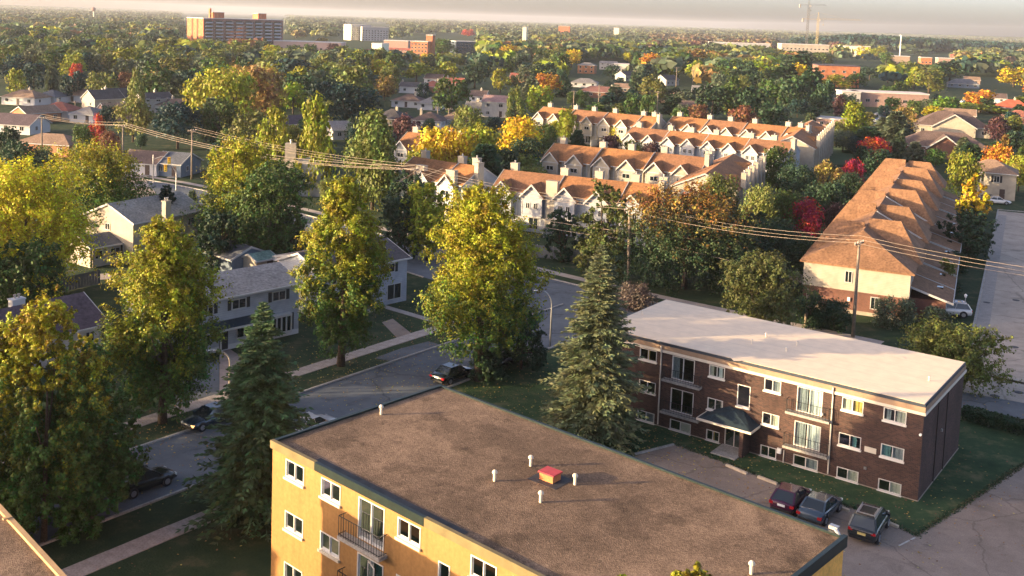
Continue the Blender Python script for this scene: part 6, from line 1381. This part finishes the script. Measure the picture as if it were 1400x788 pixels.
def car(label, p, yaw, kind, colour, plate=None, lit=False, detail=True, group=None, cat='car', roof_rack=False, name=None):
    body, roof, ws, rw, sw, tm, rm, R = car_meshes(kind); L, W, st, cab, zs, zr = SHP[kind]
    r = thing(name or ('suv' if kind == 'suv' else 'parked_car'), label, cat, (p[0], p[1], .02), yaw, group)
    pm = paint('car_paint_%s' % '_'.join('%02d' % int(c*100) for c in colour), colour)
    for nm, me in (('body', body), ('roof', roof)):
        o = link(nm, me, r); o.material_slots[0].link = 'OBJECT'; o.material_slots[0].material = pm
    link('windscreen', ws, r); link('rear_window', rw, r)
    if detail:
        for m in sw: link('side_window', m, r)
    for sx in (1.38, -1.35):
        for s in (1, -1):
            w_ = bpy.data.objects.new('wheel', None); COL.objects.link(w_); w_.parent = r; w_.location = (sx, s*(W-.1), R); w_.rotation_euler = (0, 0, 0 if s > 0 else math.pi)
            link('tyre', tm, w_)
            if detail: link('wheel_arch', arch_mesh(R), w_)
            if detail: link('rim', rm, w_)
    if detail:
        zf = st[-2][2]-.1; zb = st[1][2]-.14
        for s in (1, -1):
            part('headlight', AMBER if lit and s > 0 else CLEARL, r, (L/2-.24, L/2-.04, min(s*.5, s*.78), max(s*.5, s*.78), zf-.1, zf+.06))
            part('tail_light', REDL, r, (-L/2-.01, -L/2+.2, min(s*.58, s*.86), max(s*.58, s*.86), zb-.12, zb+.06))
            part('mirror', pm, r, (cab[0]-.3, cab[0]-.12, min(s*(W*.93), s*(W+.16)), max(s*(W*.93), s*(W+.16)), zs, zs+.14))
        part('bumper', RUBBER, r, (-L/2-.04, -L/2+.3, -W*.8, W*.8, .34, .5)); part('bumper', RUBBER, r, (L/2-.3, L/2+.03, -W*.76, W*.76, .32, .46))
        if plate: part('number_plate', plate, r, (-L/2-.03, -L/2-.005 if kind != 'sedan' else -L/2+.0, -.26, .26, .68, .84))
        if kind == 'suv': part('sunroof', RIM, r, (-1.35, .1, -.6, .6, zr+.005, zr+.028)); part('sunroof_glass', CARGLASS, r, (-1.2, -.05, -.46, .46, zr+.029, zr+.036)); part('tailgate_trim', RIM, r, (-L/2-.035, -L/2+.05, -.7, .7, .94, 1.0))
        if roof_rack:
            for s in (1, -1): part('roof_rail', RIM, r, (-1.5, .3, s*W*.62-.025, s*W*.62+.025, zr+.02, zr+.08))
    return r
WPL = M('white_plate', (.75, .75, .74), .5); YPL = M('yellow_plate', (.7, .55, .2), .5)
by_ = math.atan2(.788, .615); NE = math.atan2(.765, .644); SW_ = NE + math.pi
car('dark red hatchback parked nose to the lawn, leftmost in the car park', G(1081, 691), by_+.02, 'hatch', (.055, .006, .03), WPL, group='cars in the car park')
car('slate blue sedan with pale rear window, between the dark red car and the SUV', G(1121, 704), by_-.02, 'sedan', (.05, .075, .1), None, group='cars in the car park')
car('dark green black SUV with sunroof and yellow plate, rightmost in the car park', G(1188, 727), by_+.06, 'suv', (.018, .026, .03), YPL, group='cars in the car park', roof_rack=True)
car('dark blue car with a lit amber headlight driving down the far lane of the street', G(287, 580), SW_, 'sedan', (.012, .03, .05), None, lit=True, name='moving_car')
car('white car half hidden by the gravel roof edge beside the dark spruce', G(426, 591), NE, 'sedan', (.6, .58, .56), None, name='parked_car')
car('black sedan with a white plate parked by the trunk of the biggest maple', G(619, 519), NE-.02, 'sedan', (.006, .012, .014), WPL)
car('dark car behind the trunk of the biggest maple, its pale bonnet showing', G(690, 500), NE, 'suv', (.02, .025, .03), WPL)
car('black car in deep shade under the corner poplars', G(196, 668), NE, 'sedan', (.006, .009, .01), None)
car('white SUV on the drive at the near end of the court', G(1298, 431), math.radians(165), 'suv', (.62, .6, .58), None, roof_rack=True)
car('white sedan standing at the far end of the court', G(1364, 279), math.radians(-15), 'sedan', (.66, .65, .64), None)
car('dark car beside the white sedan at the far end of the court', G(1353, 276), math.radians(-15), 'sedan', (.05, .06, .07), None)
for i, (u, v, c, lab) in enumerate(((1196, 178, (.5, .5, .52), 'silver car nearest in the short far row of parked cars'), (1199, 172, (.55, .56, .58), 'pale silver car second in the short far row of parked cars'), (1203, 167, (.4, .42, .45), 'grey car third in the short far row of parked cars'),
        (1209, 162, (.04, .05, .08), 'dark car fourth in the short far row of parked cars'), (1215, 158, (.03, .03, .05), 'black car fifth in the short far row of parked cars'), (1202, 159, (.2, .2, .22), 'dark grey car behind the short far row of parked cars'), (1318, 141, (.6, .6, .6), 'white car on the far drive behind the orange tree'), (1313, 145, (.5, .5, .5), 'silver car on the far drive beside the white one'), (578, 168, (.03, .04, .07), 'dark blue car in the yard left of the yellow street pole'))):
    car(lab, G(u, v), math.radians(10 if i < 6 else 30), 'sedan', c, None, detail=False, group='far parked cars' if i < 6 else None)
sheet('far_car_park', [G(1190, 192), G(1222, 192), G(1232, 152), G(1204, 152)], ROADC, .01)
for (u, v, lab) in ((1349, 414, 'dark drain cover in the gutter of the court'), (1389, 411, 'round cover in the middle of the court, nearest its top'), (1387, 475, 'round cover on the court just above the road mouth'), (1360, 542, 'round cover on the crossing road by the hedge'), (1393, 537, 'darker round cover on the crossing road at the right edge')):
    q = G(u, v); m = MB(); m.disc((0, 0, 0), (0, 0, 1), .42, 16, .02); m.disc((0, 0, .012), (0, 0, 1), .34, 16, .01)
    o = m.build('manhole_cover', M('cast_iron_cover', (.06, .055, .055), .7, 8, .3), None, (q.x, q.y, .035)); o['label'] = lab; o['category'] = 'manhole cover'; o['group'] = 'covers in the road'
# ================================================================== POLES, WIRES, LAMPS, SIGNALS
WIRE = M('pale_cable', (.3, .24, .19), .6); INS = M('insulator', (.5, .45, .4), .4)
AR = math.radians(-44)
def pole(label, x, y, h, arms=(9.9,), yaw=AR+math.pi/2, box=False, group='wooden utility poles', lean=0.0, r0=.17):
    r = thing('utility_pole', label, 'utility pole', (x, y, 0), 0, group)
    b = MB(); b.tube([(0, 0, -.2), (lean*.5, 0, h*.5), (lean, 0, h)], [r0*1.2, r0, r0*.75], 10); b.build('pole', WOODPOLE, r, smooth=True)
    d = Vector((math.cos(yaw), math.sin(yaw), 0))
    for z in arms:
        b = MB(); c = Vector((lean, 0, z)); b.bar(c-d*1.15+Vector((0, 0, 0)), c+d*1.15, .12, .14); b.bar(c-d*.7, c-Vector((0, 0, .6)), .05); b.bar(c+d*.7, c-Vector((0, 0, .6)), .05); cr = b.build('crossarm', WOODPOLE, r)
        for t in (-1.05, -.45, .45, 1.05): m = MB(); q = c+d*t; lathe(m, (q.x, q.y, q.z+.07), [(.04, 0), (.07, .06), (.05, .12), (.07, .17), (.03, .22)], 8); m.build('insulator', INS, cr)
    if box: m = MB(); lathe(m, (lean+.38, 0, h*.7), [(.24, 0), (.26, .1), (.26, .85), (.2, .95)], 12); m.build('transformer', METAL, r)
    return r
def ptop(u, v, Y): q = D(u, v, Y); return q
pr_b = G(1166, 461); pr_t = D(1175, 329, pr_b.y); pm_b = G(859, 388); pm_t = D(861, 284, pm_b.y)
pole('tall utility pole standing before the cream wall of the long brick row', pr_b.x, pr_b.y, pr_t.z, (pr_t.z-.35,), lean=pr_t.x-pr_b.x)
pole('middle utility pole with wires both ways and a lamp arm, beside the orange topped tree', pm_b.x, pm_b.y, pm_t.z, (pm_t.z-.3,), lean=pm_t.x-pm_b.x, r0=.2)
PL = [(567, 230, 163, 'utility pole with crossed guy wires in front of the grey townhouses'), (262.5, 177, 205, 'utility pole with three fanned wires by the traffic signals'), (168, 171, 210, 'utility pole right of the red orange tree'), (57, 160, 220, 'utility pole in front of the sunlit orange bungalow')]
tops = []
for (u, v, Y, lab) in PL:
    q = D(u, v, Y); pole(lab, q.x, q.y, q.z, (q.z-.3,), yaw=math.radians(60)); tops.append(q)
b4 = G(1101, 448); pole('short bare post behind the white flat roof', b4.x, b4.y, D(1104, 395, b4.y).z, (), r0=.16, group='bare posts')
def span(mb, a, c, sag=.7, r=.035, n=14):
    a, c = Vector(a), Vector(c); mb.tube([a.lerp(c, i/n)-Vector((0, 0, 4*sag*(i/n)*(1-i/n))) for i in range(n+1)], r, 5, False)
def wires(label, a, c, dirn=AR+math.pi/2, offs_=(-1.05, .45, 1.05), sag=.8, dz=-.1, low=(), r=.02):
    d = Vector((math.cos(dirn), math.sin(dirn), 0)); 
    o = thing('power_line', label, 'power line', a, 0, 'cables between the utility poles'); a = Vector(a); c = Vector(c)
    for t in offs_:
        m = MB(); zz = dz + (.55 if abs(t) < .6 else 0); span(m, d*t+Vector((0, 0, zz)), c-a+d*t+Vector((0, 0, zz)), sag, r); m.build('cable', WIRE, o, smooth=True)
    for z in low:
        m = MB(); span(m, (0.1, 0, -z), c-a+Vector((.1, 0, -z)), sag*1.1, r*1.5); m.build('cable', WIRE, o, smooth=True)
nxt = Vector((pr_t.x+27, pr_t.y-21, pr_t.z+.2))
wires('cables from the tall pole before the cream wall out to the right edge', pr_t, nxt, low=())
wires('cables between the middle pole and the tall pole before the cream wall', pm_t, pr_t)
wires('cables sagging from the crossed guy wire pole to the middle pole', tops[0], pm_t, low=(3.2, 4.2))
wires('cables from the fanned wire pole to the crossed guy wire pole', tops[1], tops[0], math.radians(60), r=.022)
wires('lit cables from the pole by the red tree to the crossed guy wire pole', tops[2], tops[0]+Vector((0, 0, -.2)), math.radians(60), (-.7, .1, .7), 2.0, 0, (), .032)
wires('thick lit cables from the leftmost pole to the pole by the red tree', tops[3], tops[2], math.radians(60), (-.7, .1, .7), .5, 0, (), .032)
sv = thing('power_line', 'single cable dropping from the middle pole towards the dark trees on its right', 'power line', (pm_t.x, pm_t.y, pm_t.z-3.2), 0, 'cables between the utility poles'); m = MB(); span(m, (0, 0, 0), Vector(G(1016, 360, 5.0))-Vector((pm_t.x, pm_t.y, pm_t.z-3.2)), .3, .04); m.build('cable', WIRE, sv)
gw = thing('power_line', 'guy wires crossing beside the grey townhouse chimneys', 'power line', tops[0], 0, 'cables between the utility poles'); m = MB(); m.tube([(0, 0, -.2), (4.5, -1, -2.2)], .035, 5); m.tube([(4.5, -1, .2), (0, 0, -1.9)], .035, 5); m.tube([(0, 0, -.6), (-3.5, -.5, -3.0)], .035, 5); m.build('cable', WIRE, gw)
def street_lamp(label, base, head, col=METAL, r=.075):
    t = thing('street_lamp', label, 'street lamp', (base.x, base.y, 0), 0, 'curved street lamps'); hx = head.x-base.x; hy = head.y-base.y; H = head.z
    pts = [(0, 0, 0), (0, 0, H*.55), (0, 0, H*.72)]
    for k in range(1, 8): a = math.pi/2*k/7; pts.append((hx*(1-math.cos(a)), hy*(1-math.cos(a)), H*.72+H*.28*math.sin(a)))
    b = MB(); b.tube(pts, [r*1.3, r, r*.9]+[r*.75]*7, 10); b.build('pole', col, t, smooth=True)
    d = Vector((hx, hy, 0)).normalized(); p = Vector((hx, hy, H)); b = MB(); b.bar(p-d*.1, p+d*.75, .3, .16); b.build('lamp_head', METAL, t)
LPALE = M('pale_lamp_post', (.5, .42, .34), .5, 3, .1)
s0 = G(314, 540); street_lamp('curved pale street lamp over the drive of the grey shuttered house', s0, D(292, 480, s0.y-.5), LPALE, .1)
s0 = G(752, 474); street_lamp('thin grey street lamp right of the biggest maple', s0, D(740, 398, s0.y-.3), METAL, .07)
s0 = G(128, 131); street_lamp('far curved street lamp above the twin cream gables', s0, D(122, 105, s0.y-1), M('yellow_lamp_post', (.45, .36, .14), .6), .16)
s0 = D(867, 326, pm_b.y); t = thing('street_lamp', 'lamp arm fixed to the middle utility pole', 'street lamp', (pm_t.x, pm_t.y, 0), 0, 'curved street lamps'); a_ = D(851, 313, pm_b.y); b = MB(); b.tube([(.0, -.2, a_.z-1.3), (-.5, -.2, a_.z-.3), (a_.x-pm_t.x, -.2, a_.z)], .05, 6); b.build('arm', METAL, t); part('lamp_head', METAL, t, (a_.x-pm_t.x-.5, a_.x-pm_t.x+.05, -.35, -.05, a_.z-.06, a_.z+.1))
s0 = G(1318, 434); t = thing('lamp_post', 'small black post lamp beside the white SUV', 'lamp post', s0); zt = D(1318, 403, s0.y).z; b = MB(); lathe(b, (0, 0, 0), [(.07, 0), (.05, zt-.35)], 8); b.build('post', METAL, t); b = MB(); lathe(b, (0, 0, zt-.35), [(.1, 0), (.18, .25), (.2, .27), (.03, .45)], 8); b.build('lantern', WHITE, t)
SIGY = M('signal_yellow', (.6, .38, .03), .5)
def signal(label, ub, vt, u2, v2, Y, hz=None):
    q = D(ub, vt, Y); e = D(u2, v2, Y); t = thing('traffic_signal', label, 'traffic signal', (q.x, q.y, 0), 0, 'traffic signals at the crossing')
    b = MB(); lathe(b, (0, 0, 0), [(.13, 0), (.09, q.z)], 8); b.build('pole', METAL, t)
    b = MB(); b.tube([(0, 0, q.z-.9), ((e.x-q.x)*.5, -.1, e.z+.25), (e.x-q.x, -.2, e.z)], .06, 6); b.build('mast_arm', METAL, t)
    x = e.x-q.x; h = part('signal_head', SIGY, t, (x-.28, x+.28, -.5, -.22, e.z-1.15, e.z+.15))
    for k, c in enumerate(((.2, .01, .01), (.25, .15, .01), (.01, .15, .05))): m = MB(); m.disc((x, -.52, e.z-.1-.4*k), (0, 1, 0), .13, 10, .05); m.build('lens', M('lens_%d' % k, c, .3), h)
signal('traffic signal on the arm reaching right, left of the fanned wire pole', 209.5, 212, 232, 216, 198)
signal('orange lit traffic signal nearest the red orange tree', 184, 218, 176, 216, 196)
signal('traffic signal pole with a bare arm close behind the white house', 241, 231, 227, 226, 192)
for (u, vt, vb, lab) in ((598, 146, 174, 'yellowish lone pole among the brown roofs left of centre'), (613, 148, 173, 'thin grey pole right of the yellowish lone pole'), (818, 116, 149, 'thin pole above the left end of the far left townhouses'), (784, 124, 149, 'short thin pole left of the one above the far townhouses'), (898, 125, 162, 'thin pole between the two far townhouse rows'), (868, 94, 113, 'far pole left of the orange oak gap'), (924, 92, 122, 'far pole under the olive autumn trees'), (947, 96, 117, 'far pole right under the tall tan tree'), (103, 138, 160, 'thin pole beside the dull red bungalow'), (218, 124, 146, 'thin white pole by the narrow white house'), (1170, 138, 160, 'pole above the upright golden green tree')):
    g_ = G(u, vb); pole(lab, g_.x, g_.y, D(u, vt, g_.y).z, (D(u, vt, g_.y).z-.4,), yaw=0, group='far poles', r0=.2)
# board fence along the crossing road
fa, fb = G(712, 350), G(806, 361); fd = (fb-fa).normalized(); fL = (fb-fa).length
fn = thing('fence', 'grey board fence along the far side of the crossing road', 'fence', fa, math.atan2(fd.y, fd.x)); FG = M('weathered_fence', (.2, .2, .2), .9, 3, .25)
n = int(fL/2.4)
for i in range(n+1): part('post', FG, fn, (i*2.4-.06, i*2.4+.06, -.06, .06, 0, 1.95))
k_ = MB(); k_.box(.0, .16, .065, .09, .05, 1.8); bm_ = k_.mesh('board', FG)
for i in range(int(fL/.19)): o = link('board', bm_, fn, (i*.19, 0, (i*37 % 5)*.012))
part('rail', FG, fn, (0, fL, .02, .064, .4, .5), (0, fL, .02, .064, 1.4, 1.5))
fa, fb = G(78, 402), G(140, 388); fd = (fb-fa).normalized(); fL = (fb-fa).length
fn = thing('fence', 'dark board fence behind the long plum roofed house', 'fence', fa, math.atan2(fd.y, fd.x)); FD = M('dark_fence', (.07, .07, .065), .9, 3, .25)
for i in range(int(fL/.4)): part('board', FD, fn, (i*.4, i*.4+.36, 0, .03, .05, 1.8))
part('rail', FD, fn, (0, fL, .031, .08, 1.4, 1.5))
sheet('patio', [G(116, 376), G(150, 374), G(156, 381), G(128, 384)], PAVE, .02)
# white smoke stack chimneys seen above the trees
q = D(398, 196, 190); t = thing('house', 'tall white chimney breast of a house hidden in the trees left of the conical tree', 'house', (q.x, q.y, 0)); part('chimney', wallm('cream'), t, (-1, 1, -.7, .7, 0, q.z)); m = MB(); lathe(m, (0, 0, q.z), [(.2, 0), (.2, .5), (.3, .52), (.3, .65)], 8); m.build('chimney_pot', METAL, t); part('wall', wallm('grey'), t, (1.0, 6, -.5, 5, 0, q.z-3))
# ================================================================== AIR
hzb = MB(); hzb.box(-2600, 2900, -80, 11500, -1.0, 78); ho = hzb.build('haze', [])
hm = bpy.data.materials.new('haze'); hm.use_nodes = True; hn = hm.node_tree.nodes; hn.remove(hn['Principled BSDF']); pv = hn.new('ShaderNodeVolumePrincipled')
pv.inputs['Color'].default_value = (.86, .9, 1.0, 1); pv.inputs['Density'].default_value = 0.00006; pv.inputs['Anisotropy'].default_value = .2
hm.node_tree.links.new(pv.outputs[0], hn['Material Output'].inputs['Volume']); ho.data.materials.append(hm); ho['kind'] = 'stuff'
